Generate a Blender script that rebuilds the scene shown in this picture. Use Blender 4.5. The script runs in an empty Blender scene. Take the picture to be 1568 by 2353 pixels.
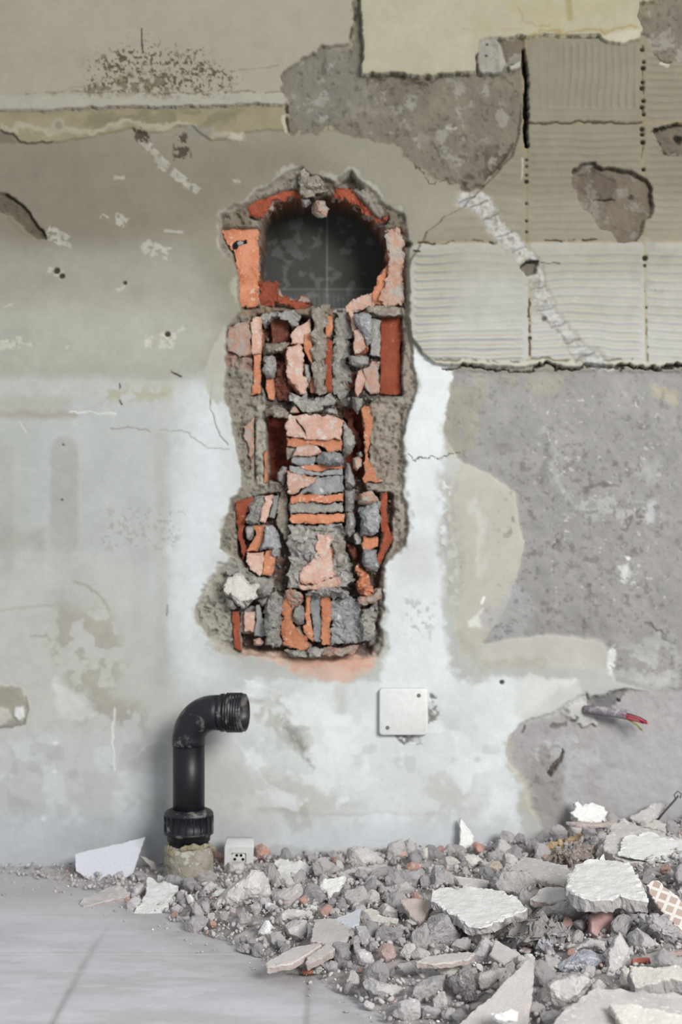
import bpy, math, random
import numpy as np
from mathutils import Vector, Matrix
random.seed(7)
RNG = np.random.default_rng(11)
SC = bpy.context.scene
COLL = SC.collection
# ------------------------------------------------------------------ camera, light, exposure
CAM_D, CAM_Z, FPX = 2.5, 0.603, 3375.0          # distance to the wall (m), height (m), focal length in pixels
cam = bpy.data.cameras.new('camera'); camo = bpy.data.objects.new('camera', cam); COLL.objects.link(camo)
camo.location = (0, -CAM_D, CAM_Z); camo.rotation_euler = (math.pi/2, 0, 0)
cam.sensor_fit = 'VERTICAL'; cam.sensor_height = 36.0; cam.lens = 36.0*FPX/2353.0
cam.clip_start = 0.05; cam.clip_end = 50
cam.dof.use_dof = True; cam.dof.focus_distance = 1.98; cam.dof.aperture_fstop = 5.0
SC.camera = camo
world = bpy.data.worlds.new('daylight'); SC.world = world; world.use_nodes = True
bg = world.node_tree.nodes['Background']; bg.inputs[0].default_value = (0.90, 0.96, 1.0, 1); bg.inputs[1].default_value = 0.62
def area(name, loc, target, sx, sy, power, col):
    l = bpy.data.lights.new(name, 'AREA'); l.shape = 'RECTANGLE'; l.size = sx; l.size_y = sy
    l.energy = power; l.color = col
    o = bpy.data.objects.new(name, l); COLL.objects.link(o); o.location = loc
    o.rotation_euler = (Vector(target)-Vector(loc)).to_track_quat('-Z', 'Y').to_euler()
    return o
area("window_daylight", (2.2, -4.3, 2.3), (0, 0, 0.55), 1.7, 1.4, 262, (1.0, 0.985, 0.965))
SC.view_settings.view_transform = 'Standard'; SC.view_settings.look = 'None'
SC.view_settings.exposure = 0.0; SC.view_settings.gamma = 1.0
try: SC.view_settings.use_curve_mapping = False
except Exception: pass
# ------------------------------------------------------------------ numeric helpers
def lin(c):
    c = np.asarray(c, float)/255.0
    return np.where(c <= 0.04045, c/12.92, ((c+0.055)/1.055)**2.4)
KE = 1.15
def alb(c): return np.clip(lin(c)/KE, 0.004, 0.86)
def P(px, py, y=0.0):                            # the point at distance y behind the wall face seen at a pixel
    d = (CAM_D+y)/FPX
    return Vector(((px-784.0)*d, y, CAM_Z-(py-1176.5)*d))
def _h(ix, iy, iz, s):
    h = (ix*374761393 + iy*668265263 + iz*1274126177 + s*982451653) & 0xffffffff
    h = ((h ^ (h >> 13))*1274126177) & 0xffffffff
    h = ((h ^ (h >> 15))*2246822519) & 0xffffffff
    return ((h ^ (h >> 16)) & 0xffffff)/float(0xffffff)
def n2(x, y, s=0):
    x0 = np.floor(x).astype(np.int64); y0 = np.floor(y).astype(np.int64)
    fx = x-x0; fy = y-y0; fx = fx*fx*(3-2*fx); fy = fy*fy*(3-2*fy)
    a = _h(x0, y0, 0, s); b = _h(x0+1, y0, 0, s); c = _h(x0, y0+1, 0, s); d = _h(x0+1, y0+1, 0, s)
    return (a*(1-fx)+b*fx)*(1-fy)+(c*(1-fx)+d*fx)*fy
def n3(p, s=0):
    x, y, z = p[:, 0], p[:, 1], p[:, 2]
    x0 = np.floor(x).astype(np.int64); y0 = np.floor(y).astype(np.int64); z0 = np.floor(z).astype(np.int64)
    fx = x-x0; fy = y-y0; fz = z-z0
    fx = fx*fx*(3-2*fx); fy = fy*fy*(3-2*fy); fz = fz*fz*(3-2*fz)
    r = 0
    for i in (0, 1):
        for j in (0, 1):
            for k in (0, 1):
                w = (fx if i else 1-fx)*(fy if j else 1-fy)*(fz if k else 1-fz)
                r = r + w*_h(x0+i, y0+j, z0+k, s)
    return r
def fbm(x, y, sc, o=4, s=0, g=0.5):              # 0..1, mean 0.5
    t = 0; a = 1.0; n = 0
    for k in range(o):
        t = t + a*n2(x/sc*(2**k)+17.3*k, y/sc*(2**k)+9.1*k, s+k*13); n += a; a *= g
    return t/n
def sstep(a, b, x):
    t = np.clip((x-a)/(b-a), 0, 1); return t*t*(3-2*t)
def sdf(poly, X, Y):                             # signed distance, positive inside
    poly = np.asarray(poly, float); n = len(poly)
    best = np.full(X.shape, 1e18); ins = np.zeros(X.shape, bool)
    for i in range(n):
        ax, ay = poly[i]; bx, by = poly[(i+1) % n]
        ex, ey = bx-ax, by-ay
        wx = X-ax; wy = Y-ay
        t = np.clip((wx*ex+wy*ey)/(ex*ex+ey*ey+1e-12), 0, 1)
        best = np.minimum(best, (wx-ex*t)**2+(wy-ey*t)**2)
        if by != ay:
            c = ((ay > Y) != (by > Y)) & (X < ex*(Y-ay)/(ey)+ax)
            ins ^= c
    d = np.sqrt(best)
    return np.where(ins, d, -d)
def seg(pts, X, Y):                              # distance to a polyline
    best = np.full(X.shape, 1e18)
    for (ax, ay), (bx, by) in zip(pts[:-1], pts[1:]):
        ex, ey = bx-ax, by-ay
        t = np.clip(((X-ax)*ex+(Y-ay)*ey)/(ex*ex+ey*ey+1e-12), 0, 1)
        best = np.minimum(best, (X-ax-ex*t)**2+(Y-ay-ey*t)**2)
    return np.sqrt(best)
def CR(ox, oy, s, pts): return [(ox+u/s, oy+v/s) for u, v in pts]
def cA(*p): return CR(0, 1540, 2.45, p)
def cB(*p): return CR(480, 1850, 2.851, p)
def cC(*p): return CR(980, 1780, 2.667, p)
def cE(*p): return CR(784, 0, 2.0, p)
def cF(*p): return CR(1000, 850, 2.241, p)
def cG(*p): return CR(0, 700, 2.241, p)
def cD(*p): return CR(0, 0, 2.0, p)
def c1(*p): return CR(430, 360, 2.703, p)
def c2(*p): return CR(430, 900, 2.703, p)
# ------------------------------------------------------------------ materials
class NT:
    def __init__(s, name):
        s.m = bpy.data.materials.new(name); s.m.use_nodes = True
        s.t = s.m.node_tree; s.n = s.t.nodes; s.l = s.t.links
        s.b = s.n['Principled BSDF']
        try: s.b.inputs['Specular IOR Level'].default_value = 0.25
        except Exception: pass
    def add(s, t, **kw):
        n = s.n.new(t)
        for k, v in kw.items():
            if k.startswith('i_'):
                n.inputs[k[2:].replace('_', ' ')].default_value = v
            else: setattr(n, k, v)
        return n
    def link(s, a, b): s.l.new(a, b)
    def noise(s, vec, sc, det=4, rough=0.6, dist=0.0):
        n = s.add('ShaderNodeTexNoise'); n.inputs['Scale'].default_value = sc
        n.inputs['Detail'].default_value = det; n.inputs['Roughness'].default_value = rough
        n.inputs['Distortion'].default_value = dist
        s.link(vec, n.inputs['Vector']); return n.outputs['Fac']
    def ramp(s, fac, a, b):
        n = s.add('ShaderNodeMapRange'); n.inputs['From Min'].default_value = a; n.inputs['From Max'].default_value = b
        s.link(fac, n.inputs['Value']); return n.outputs['Result']
    def mix(s, fac, a, b, mode='MIX'):
        n = s.add('ShaderNodeMix', data_type='RGBA', blend_type=mode)
        for sock, v in ((n.inputs[0], fac), (n.inputs[6], a), (n.inputs[7], b)):
            if isinstance(v, (int, float)): sock.default_value = v
            elif isinstance(v, (tuple, list, np.ndarray)): sock.default_value = (*[float(q) for q in v[:3]], 1)
            else: s.link(v, sock)
        return n.outputs[2]
    def math(s, op, a, b=None):
        n = s.add('ShaderNodeMath', operation=op)
        for i, v in enumerate((a, b)):
            if v is None: continue
            if isinstance(v, (int, float)): n.inputs[i].default_value = v
            else: s.link(v, n.inputs[i])
        return n.outputs[0]
    def bump(s, h, strength, dist, prev=None):
        n = s.add('ShaderNodeBump'); n.inputs['Distance'].default_value = dist
        if isinstance(strength, (int, float)): n.inputs['Strength'].default_value = strength
        else: s.link(strength, n.inputs['Strength'])
        s.link(h, n.inputs['Height'])
        if prev is not None: s.link(prev, n.inputs['Normal'])
        return n.outputs['Normal']
MATS = {}
def mat(name, c1_, c2_=None, c3=None, sc=60, sc3=140, th3=0.6, rough=0.9, bump=0.5, bd=0.0015, bsc=350, spec=0.2, stretch=None, hue=0.0):
    """mineral surface: two colours in patches, a third in specks, grain"""
    if name in MATS: return MATS[name]
    t = NT(name)
    tc = t.add('ShaderNodeTexCoord'); oi = t.add('ShaderNodeObjectInfo')
    vm = t.add('ShaderNodeVectorMath', operation='ADD'); t.link(tc.outputs['Object'], vm.inputs[0])
    vs = t.add('ShaderNodeVectorMath', operation='SCALE'); vs.inputs[0].default_value = (3.1, 5.7, 4.3)
    t.link(oi.outputs['Random'], vs.inputs['Scale']); t.link(vs.outputs[0], vm.inputs[1])
    vec = vm.outputs[0]
    if stretch:
        mp = t.add('ShaderNodeMapping'); mp.inputs['Scale'].default_value = stretch
        t.link(vec, mp.inputs['Vector']); vec = mp.outputs[0]
    a = alb(c1_); b = alb(c2_ if c2_ is not None else [min(255, q*0.88) for q in c1_])
    f = t.ramp(t.noise(vec, sc, 5, 0.65), 0.38, 0.62)
    col = t.mix(f, a, b)
    if c3 is not None:
        f3 = t.ramp(t.noise(vec, sc3, 3, 0.6), th3, th3+0.06)
        col = t.mix(f3, col, alb(c3))
    g = t.noise(vec, bsc*2.2, 2, 0.7)
    v = t.ramp(g, 0.25, 0.75)
    mm = t.add('ShaderNodeMapRange'); mm.inputs['To Min'].default_value = 0.80; mm.inputs['To Max'].default_value = 1.15
    t.link(v, mm.inputs['Value'])
    rb = t.add('ShaderNodeMapRange'); rb.inputs['To Min'].default_value = 0.86; rb.inputs['To Max'].default_value = 1.10
    t.link(oi.outputs['Random'], rb.inputs['Value'])
    col = t.mix(1.0, col, t.mix(1.0, _rgb(t, mm.outputs[0]), _rgb(t, rb.outputs[0]), 'MULTIPLY'), 'MULTIPLY')
    t.link(col, t.b.inputs['Base Color']); t.b.inputs['Roughness'].default_value = rough
    t.b.inputs['Specular IOR Level'].default_value = spec
    if bump > 0:
        nb = t.bump(t.noise(vec, bsc, 5, 0.7), bump, bd)
        nb = t.bump(t.noise(vec, bsc*0.28, 4, 0.65), bump*0.7, bd*2.5, nb)
        t.link(nb, t.b.inputs['Normal'])
    MATS[name] = t.m
    return t.m
def _rgb(t, sock):
    n = t.add('ShaderNodeCombineColor')
    for i in range(3): t.link(sock, n.inputs[i])
    return n.outputs[0]
M_GREY = mat('grey_mortar', (199, 195, 194), (184, 179, 178), (218, 215, 214), sc=45, th3=0.62)
M_DGREY = mat('dark_concrete', (180, 176, 176), (160, 156, 157), (203, 200, 200), sc=55, th3=0.66)
M_DUST = mat('dusty_mortar', (206, 201, 198), (192, 187, 184), (222, 219, 216), sc=30, bump=0.35)
M_WHITE = mat('white_plaster', (238, 237, 235), (228, 227, 223), (190, 186, 180), sc=40, sc3=420, th3=0.64, bump=0.5, bd=0.001)
M_CREAM = mat('cream_plaster', (222, 217, 210), (206, 201, 193), (230, 228, 224), sc=35)
M_TILEB = mat('dusty_ceramic', (204, 197, 193), (193, 186, 182), (220, 217, 213), sc=18, sc3=300, th3=0.68, bump=0.2, bd=0.0006)
M_TILEE = mat('ceramic_edge', (194, 181, 175), (182, 168, 162), sc=60, bump=0.3)
M_GLAZE = mat('white_glaze', (205, 206, 214), (202, 203, 211), sc=12, rough=0.35, bump=0.0, spec=0.4)
M_BRICK = mat('orange_terracotta', (204, 142, 110), (188, 118, 84), (204, 172, 152), sc=60, sc3=120, th3=0.6, bump=0.4, bd=0.001)
M_BRICKR = mat('red_terracotta', (158, 84, 60), (140, 72, 52), (178, 128, 108), sc=45, th3=0.66, bump=0.45, bd=0.001)
M_BRICKD = mat('dark_terracotta', (126, 76, 62), (104, 66, 56), (144, 112, 100), sc=50, bump=0.4)
M_BRICKP = mat('pink_terracotta', (208, 178, 164), (198, 156, 136), (204, 190, 180), sc=40, sc3=90, th3=0.56, bump=0.4)
M_BRICKW = mat('pale_terracotta', (186, 160, 146), (178, 136, 114), (170, 162, 152), sc=70, sc3=60, th3=0.5, bump=0.5)
M_RED = mat('brick_rubble', (198, 164, 152), (190, 146, 132), (198, 186, 180), sc=60, th3=0.58)
M_PINKB = mat('ridged_brick', (204, 172, 168), (192, 154, 150), sc=80, stretch=(1, 1, 0.08), bsc=220, bump=0.5)
M_MGREY = mat('mortar_on_brick', (176, 172, 165), (150, 146, 141), (196, 193, 187), sc=80, sc3=110, th3=0.6, bump=0.8, bd=0.002)
M_MSLATE = mat('slate_mortar', (166, 166, 165), (144, 144, 145), (206, 206, 206), sc=70, sc3=50, th3=0.62, bump=0.6, bd=0.002)
M_MTAN = mat('tan_mortar', (170, 160, 146), (144, 132, 118), (188, 182, 170), sc=80, sc3=120, th3=0.58, bump=0.9, bd=0.0025)
M_BLUE = mat('stippled_render', (196, 198, 206), (176, 178, 188), (224, 226, 232), sc=120, sc3=160, th3=0.55, bump=1.0, bd=0.004, bsc=160)
M_FOAM = mat('yellow_foam', (214, 190, 154), (198, 168, 130), (226, 210, 186), sc=120, bump=0.8)
def plain(name, c, rough=0.5, spec=0.4, dust=None, dsc=18, dth=0.55, metallic=0.0):
    t = NT(name); tc = t.add('ShaderNodeTexCoord')
    a = alb(c); n = t.ramp(t.noise(tc.outputs['Object'], 90, 4, 0.6), 0.3, 0.7)
    col = t.mix(n, a*0.88, a)
    if dust is not None:
        f = t.ramp(t.noise(tc.outputs['Object'], dsc, 6, 0.7, 0.6), dth, dth+0.12)
        col = t.mix(f, col, alb(dust))
    t.link(col, t.b.inputs['Base Color']); t.b.inputs['Roughness'].default_value = rough
    t.b.inputs['Specular IOR Level'].default_value = spec; t.b.inputs['Metallic'].default_value = metallic
    t.link(t.bump(t.noise(tc.outputs['Object'], 300, 3), 0.15, 0.0005), t.b.inputs['Normal'])
    return t.m
M_BLACK = plain('black_plastic', (30, 31, 36), 0.45, 0.35, (132, 126, 120), 30, 0.55)
M_BLACKC = plain('clean_black_plastic', (22, 23, 27), 0.42, 0.35, (80, 78, 80), 30, 0.68)
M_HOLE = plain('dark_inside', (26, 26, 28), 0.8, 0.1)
M_PLATE = plain('white_plastic', (228, 230, 226), 0.4, 0.35, (205, 203, 196), 40, 0.66)
M_SOCK = plain('dusty_white_plastic', (226, 226, 224), 0.5, 0.3, (196, 186, 176), 60, 0.58)
M_SCREW = plain('dull_screw', (120, 112, 100), 0.5, 0.4)
M_SHEATH = plain('grey_sheath', (128, 122, 130), 0.5, 0.3, (178, 172, 172), 60, 0.5)
M_WRED = plain('red_wire', (170, 62, 78), 0.45, 0.3); M_WGRN = plain('green_yellow_wire', (150, 148, 84), 0.45, 0.3)
M_WBLK = plain('black_wire', (52, 46, 50), 0.45, 0.3); M_COPPER = plain('copper_end', (190, 150, 120), 0.4, 0.4)
M_ROD = plain('rusty_wire', (92, 86, 84), 0.6, 0.3)
M_SLEEVE = mat('mortar_sleeve', (176, 168, 154), (150, 143, 130), (198, 194, 184), sc=30, sc3=60, th3=0.56, bump=0.7, bd=0.002)
M_YFOAM = mat('foam_collar', (188, 178, 148), (168, 156, 124), (200, 196, 184), sc=60, bump=1.0, bd=0.003)
# ------------------------------------------------------------------ object helpers
def mkmesh(name, V, F, mats, parent=None, matidx=None, smooth=False):
    me = bpy.data.meshes.new(name); me.from_pydata([tuple(map(float, v)) for v in V], [], [tuple(map(int, f)) for f in F])
    for m in (mats if isinstance(mats, (list, tuple)) else [mats]): me.materials.append(m)
    if matidx is not None: me.polygons.foreach_set('material_index', np.asarray(matidx, np.int32))
    if smooth: me.polygons.foreach_set('use_smooth', np.ones(len(me.polygons), bool))
    me.update(); me.validate()
    o = bpy.data.objects.new(name, me); COLL.objects.link(o)
    if parent is not None: o.parent = parent
    return o
def tag(o, label=None, cat=None, group=None, kind=None):
    if label: o['label'] = label
    if cat: o['category'] = cat
    if group: o['group'] = group
    if kind or cat: o['kind'] = kind or 'thing'
    return o
def empty(name, loc, label, cat, group=None):
    o = bpy.data.objects.new(name, None); COLL.objects.link(o); o.location = loc; o.empty_display_size = 0.03
    bpy.context.view_layer.update()
    return tag(o, label, cat, group)
def gridmesh(name, X, Y, Z, col, rgh, material):
    ny, nx = X.shape
    me = bpy.data.meshes.new(name); nv = nx*ny
    me.vertices.add(nv); co = np.stack([X, Y, Z], -1).reshape(-1).astype(np.float32); me.vertices.foreach_set('co', co)
    i = np.arange(nv).reshape(ny, nx)
    q = np.stack([i[:-1, :-1], i[1:, :-1], i[1:, 1:], i[:-1, 1:]], -1).reshape(-1, 4)
    nf = len(q); me.loops.add(nf*4); me.loops.foreach_set('vertex_index', q.reshape(-1).astype(np.int32))
    me.polygons.add(nf); me.polygons.foreach_set('loop_start', (np.arange(nf)*4).astype(np.int32))
    try: me.polygons.foreach_set('loop_total', np.full(nf, 4, np.int32))
    except Exception: pass
    me.update(calc_edges=True)
    me.polygons.foreach_set('use_smooth', np.ones(nf, bool))
    a = me.attributes.new('tint', 'FLOAT_COLOR', 'POINT')
    a.data.foreach_set('color', np.concatenate([col, np.ones((*col.shape[:2], 1))], -1).reshape(-1).astype(np.float32))
    b = me.attributes.new('coarse', 'FLOAT', 'POINT'); b.data.foreach_set('value', rgh.reshape(-1).astype(np.float32))
    me.materials.append(material)
    o = bpy.data.objects.new(name, me); COLL.objects.link(o)
    return o
def surfmat(name, s1=260, s2=900):
    t = NT(name); tc = t.add('ShaderNodeTexCoord'); v = tc.outputs['Object']
    a = t.add('ShaderNodeAttribute', attribute_name='tint'); r = t.add('ShaderNodeAttribute', attribute_name='coarse')
    g = t.noise(v, s2, 3, 0.7); g2 = t.noise(v, 70, 5, 0.7)
    def mr(src, lo, hi):
        m = t.add('ShaderNodeMapRange'); m.inputs['From Min'].default_value = 0.3; m.inputs['From Max'].default_value = 0.7
        m.inputs['To Min'].default_value = lo; m.inputs['To Max'].default_value = hi; t.link(src, m.inputs['Value']); return m.outputs[0]
    col = t.mix(1.0, a.outputs['Color'], t.mix(1.0, _rgb(t, mr(g, 0.92, 1.08)), _rgb(t, mr(g2, 0.955, 1.045)), 'MULTIPLY'), 'MULTIPLY')
    # rough ground: dark pits and pale grains
    pit = t.ramp(t.noise(v, s1, 4, 0.75), 0.62, 0.72); pit = t.math('MULTIPLY', pit, r.outputs['Fac']); pit = t.math('MULTIPLY', pit, 0.35)
    col = t.mix(pit, col, tuple(alb((92, 86, 78))))
    gr = t.ramp(t.noise(v, s1*1.3, 3, 0.7), 0.66, 0.74); gr = t.math('MULTIPLY', gr, r.outputs['Fac']); gr = t.math('MULTIPLY', gr, 0.4)
    col = t.mix(gr, col, tuple(alb((215, 212, 205))))
    t.link(col, t.b.inputs['Base Color']); t.b.inputs['Roughness'].default_value = 0.92
    t.b.inputs['Specular IOR Level'].default_value = 0.12
    st = t.math('ADD', t.math('MULTIPLY', r.outputs['Fac'], 0.65), 0.10)
    nb = t.bump(t.noise(v, s1*1.4, 5, 0.75), st, 0.002)
    t.link(nb, t.b.inputs['Normal'])
    return t.m
exec_parts = []
# ------------------------------------------------------------------ the wall: one relief of its layers
STEP = 2.5
gx = np.arange(-320, 1890, STEP); gy = np.arange(-320, 2016, STEP)
GX, GY = np.meshgrid(gx, gy)
WX = GX+14*(fbm(GX, GY, 60, 4, 1)-.5)+8*(fbm(GX, GY, 14, 3, 5)-.5)
WY = GY+14*(fbm(GX, GY, 60, 4, 2)-.5)+8*(fbm(GX, GY, 14, 3, 6)-.5)
UX = GX+(WX-GX)*2.6; UY = GY+(WY-GY)*2.6
HG = np.zeros(GX.shape); COL = np.zeros((*GX.shape, 3)); RG = np.full(GX.shape, 0.12)
def box(pts, pad):
    p = np.asarray(pts, float)
    j0 = int(np.clip((p[:, 0].min()-pad-gx[0])/STEP, 0, len(gx)-1)); j1 = int(np.clip((p[:, 0].max()+pad-gx[0])/STEP+1, 1, len(gx)))
    i0 = int(np.clip((p[:, 1].min()-pad-gy[0])/STEP, 0, len(gy)-1)); i1 = int(np.clip((p[:, 1].max()+pad-gy[0])/STEP+1, 1, len(gy)))
    return slice(i0, i1), slice(j0, j1)
_sd = [100]
def paint(m, b, col, h, rg, cvar, cs, hr, hs, add=0.0):
    _sd[0] += 7; s = _sd[0]
    if col is not None:
        cyy = (GY[b][0, 0]+GY[b][-1, 0])/2          # darker, warmer colour higher up: coat tone plus light falloff painted in
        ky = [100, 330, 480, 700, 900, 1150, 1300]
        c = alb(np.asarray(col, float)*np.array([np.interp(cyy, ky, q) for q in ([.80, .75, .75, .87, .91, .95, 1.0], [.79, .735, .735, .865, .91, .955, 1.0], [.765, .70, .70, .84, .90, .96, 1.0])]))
        v = 1+cvar*2*(fbm(GX[b], GY[b], cs, 4, s)-.5)
        COL[b] = COL[b]*(1-m[..., None])+(c*v[..., None])*m[..., None]
    if h is not None:
        n = hr*2*(fbm(GX[b], GY[b], hs, 4, s+3)-.5) if hr else 0
        HG[b] = HG[b]*(1-m)+(h+n)*m
    if add or (h is None and hr):
        HG[b] += m*(add+(hr*2*(fbm(GX[b], GY[b], hs, 4, s+3)-.5) if h is None and hr else 0))
    if rg is not None: RG[b] = RG[b]*(1-m)+rg*m
def L(poly, col=None, h=None, rg=None, soft=3, warp=1, a=1.0, cvar=.07, cs=40, hr=0.0, hs=14, add=0.0, thr=None, ts=10):
    b = box(poly, 60+soft)
    X, Y = ((GX, GY), (WX, WY), (UX, UY))[warp]
    d = sdf(poly, X[b], Y[b]); m = sstep(-soft, soft, d)*a
    if thr is not None:
        _sd[0] += 7
        nz = fbm(GX[b], GY[b], ts, 3, _sd[0]); m = m*sstep(thr-.02, thr+.09, nz+0.12*np.minimum(0, d/25))
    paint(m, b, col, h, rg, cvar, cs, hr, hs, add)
def S(pts, w, col=None, h=None, rg=None, soft=2, warp=1, a=1.0, cvar=.07, cs=30, hr=0.0, hs=10, add=0.0, thr=None, ts=8):
    b = box(pts, 60+w+soft)
    X, Y = ((GX, GY), (WX, WY), (UX, UY))[warp]
    d = w-seg(pts, X[b], Y[b]); m = sstep(-soft, soft, d)*a
    if thr is not None:
        _sd[0] += 7; m = m*sstep(thr-.01, thr+.08, fbm(GX[b], GY[b], ts, 3, _sd[0]))
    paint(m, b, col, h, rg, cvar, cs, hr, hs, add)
def D(x, y, r, col, **k): S([(x-.5, y), (x+.5, y)], r, col, soft=k.pop('soft', 1.5), warp=k.pop('warp', 0), **k)
# render coat
yy = sstep(840, 900, WY)
COL[:] = (alb((136, 131, 116))*(1-yy[..., None])+alb((183, 184, 178))*yy[..., None])
COL *= (1+.10*2*(fbm(GX, GY, 260, 5, 31)-.5))[..., None]
HG += .0035*(fbm(GX, GY, 240, 3, 41)-.5)+.0010*(fbm(GX, GY, 40, 3, 42)-.5)
ALL = (-400, 1950)
# darker tone below the plaster edge, pale towards the middle
L([(-400, 310), (480, 310), (700, 330), (800, 400), (600, 430), (500, 520), (300, 560), (-400, 620)], (163, 157, 144), soft=50, a=.75)
L([(-400, 560), (430, 580), (520, 700), (480, 860), (-400, 860)], (182, 179, 169), soft=50, a=.7)
L([(-400, 872), (300, 872), (400, 1000), (400, 1560), (380, 1560), (180, 1300), (-400, 1200)], (186, 188, 184), soft=30, a=.85, rg=.05)
L([(-400, 874), (470, 874), (470, 915), (150, 925), (-400, 920)], (204, 204, 198), soft=5, a=.6)
L([(-400, 690), (430, 700), (500, 760), (470, 868), (-400, 868)], (190, 189, 181), soft=45, a=.8)
L([(80, 890), (400, 890), (400, 1300), (300, 1500), (60, 1500)], (181, 182, 178), soft=40, warp=2, a=.6)
L([(-400, 900), (90, 900), (80, 1200), (-400, 1250)], (178, 179, 173), soft=30, warp=2, a=.6)
# broad white and grey lime areas of the lower wall
L([(440, 880), (520, 900), (540, 1130), (500, 1330), (470, 1480), (560, 1560), (430, 1600), (380, 1380), (405, 1100)], (211, 215, 216), soft=55, warp=2, a=.9, rg=.05)
L([(935, 790), (1040, 850), (1025, 950), (1020, 1050), (1030, 1150), (1010, 1350), (1050, 1560), (1330, 1560), (1200, 1640), (1190, 1950), (560, 1950), (560, 1560), (880, 1560), (880, 1280), (935, 1100)], (214, 218, 218), soft=10, warp=2, rg=.10, cvar=.09, cs=90)
L([(-400, 1240), (300, 1300), (360, 1500), (350, 1700), (-400, 1700)], (184, 184, 176), soft=35, warp=2, a=.75, rg=.3)
L([(-400, 1700), (380, 1650), (380, 1990), (-400, 1990)], (190, 191, 190), soft=40, warp=2, a=.8, rg=.15)
L([(-400, 1830), (380, 1870), (380, 2010), (-400, 2010)], (176, 178, 181), soft=30, warp=2, a=.7)
L([(500, 1580), (700, 1560), (720, 1900), (500, 1900)], (206, 209, 206), soft=40, warp=2, a=.8)
# faint vertical bands, dirty shapes
S([(148, 1035), (148, 1240)], 32, (166, 164, 158), soft=7, warp=0, a=.6)
S([(148, 1240), (146, 1420)], 32, (172, 171, 166), soft=16, warp=0, a=.4)
S([(6, 1040), (4, 1300)], 26, (168, 167, 162), soft=10, warp=0, a=.4)
S([(370, 1010), (372, 1560)], 15, (172, 172, 165), soft=12, warp=1, a=.65)
S([(-300, 950), (170, 952)], 8, (166, 158, 140), soft=10, a=.7)
S([(-300, 930), (150, 925)], 14, (180, 174, 160), soft=12, a=.5)
S([(160, 945), (270, 952)], 1.5, (226, 226, 220), soft=1.5)
S([(250, 912), (330, 905), (390, 900)], 16, (176, 170, 138), soft=16, warp=2, a=.6, thr=.42, ts=24)
S([(256, 987), (300, 985), (345, 993)], 1.6, (140, 136, 124), soft=1.5, a=.8)
S([(370, 990), (430, 994), (480, 1030), (525, 1030)], 1.3, (165, 163, 154), soft=1.5, a=.9)
L([(240, 1170), (430, 1165), (410, 1265), (230, 1260)], (146, 144, 136), soft=20, a=.45, thr=.60, ts=7)
L([(0, 1210), (110, 1215), (100, 1260), (0, 1280)], (160, 156, 146), soft=20, a=.6, warp=2)
S([(172, 1335), (205, 1348), (235, 1375), (250, 1400)], 3, (158, 154, 140), soft=4, a=.8)
S([(150, 1340), (140, 1375), (160, 1395), (250, 1398)], 2, (172, 168, 156), soft=4, a=.6)
L([(130, 1390), (250, 1400), (290, 1500), (250, 1600), (330, 1620), (340, 1680), (180, 1650), (150, 1560), (110, 1480)], (158, 153, 138), soft=20, warp=2, a=.62, rg=.5, thr=.43, ts=30)
L([(120, 1570), (200, 1590), (220, 1640), (130, 1650)], (206, 207, 203), soft=10, warp=2, a=.7)
S([(0, 1402), (60, 1396), (120, 1392)], 3, (160, 156, 148), soft=4, a=.5)
S([(70, 1462), (110, 1462)], 3, (150, 145, 138), soft=3, a=.6)
L([(-40, 1570), (45, 1575), (68, 1620), (60, 1660), (0, 1668), (-40, 1650)], (148, 142, 126), soft=4, a=.75, hr=.002, rg=.5, add=.003)
L([(36, 1622), (54, 1620), (60, 1645), (46, 1655), (36, 1645)], (216, 216, 212), soft=4, add=.004)
L([(-40, 1618), (20, 1625), (28, 1650), (0, 1668), (-40, 1668)], (196, 194, 184), soft=5, a=.8, add=.003)
S([(60, 1600), (68, 1630), (55, 1662), (0, 1672)], 2, (112, 106, 92), soft=2, a=.7)
S([(266, 1632), (262, 1700), (258, 1750), (262, 1770)], 2.2, (222, 222, 216), soft=2.5, a=.9)
S([(300, 1740), (360, 1700)], 2, (212, 212, 206), soft=4, a=.6)
D(128, 1708, 5, (228, 228, 224)); D(126, 1773, 4, (220, 220, 216)); D(100, 1882, 5, (214, 214, 212)); D(143, 1148, 2.5, (80, 76, 70))
S([(394, 851), (404, 857), (420, 861)], 2.5, (60, 54, 46)); S([(275, 885), (276, 893)], 2, (60, 54, 46)); S([(276, 920), (283, 930)], 2, (60, 54, 46))
S([(384, 1392), (385, 1415)], 1.6, (120, 118, 112))
# blotches around plate and lower middle
L([(560, 1560), (640, 1590), (720, 1700), (700, 1740), (640, 1700), (580, 1640)], (176, 174, 162), soft=12, warp=2, a=.6, thr=.45, ts=26, rg=.3)
L([(640, 1640), (700, 1700), (715, 1745), (680, 1730)], (150, 148, 140), soft=10, warp=2, a=.55, rg=.4)
L([(770, 1570), (800, 1570), (795, 1650), (775, 1640)], (182, 180, 168), soft=10, a=.5)
L([(600, 1770), (700, 1790), (830, 1860), (700, 1890), (620, 1860)], (182, 181, 172), soft=20, warp=2, a=.6)
S([(600, 1855), (700, 1873), (900, 1873), (1000, 1872)], 2.5, (176, 176, 168), soft=6, a=.6)
L([(640, 1850), (700, 1850), (710, 1900), (670, 1920)], (172, 170, 156), soft=8, a=.6)
L([(480, 1750), (535, 1780), (530, 1840), (480, 1820)], (192, 192, 184), soft=8, a=.7)
L([(930, 1370), (1000, 1390), (990, 1470), (930, 1450)], (150, 148, 140), soft=16, a=.5, thr=.56, ts=9)
L([(905, 1230), (1000, 1235), (1010, 1330), (920, 1330)], (192, 191, 184), soft=25, a=.5)
S([(560, 1560), (620, 1580), (690, 1640), (730, 1600)], 3, (232, 234, 230), soft=5, warp=2, a=.6)
S([(1105, 1830), (1180, 1815), (1240, 1800)], 2, (196, 196, 190), soft=3, a=.7)
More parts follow.
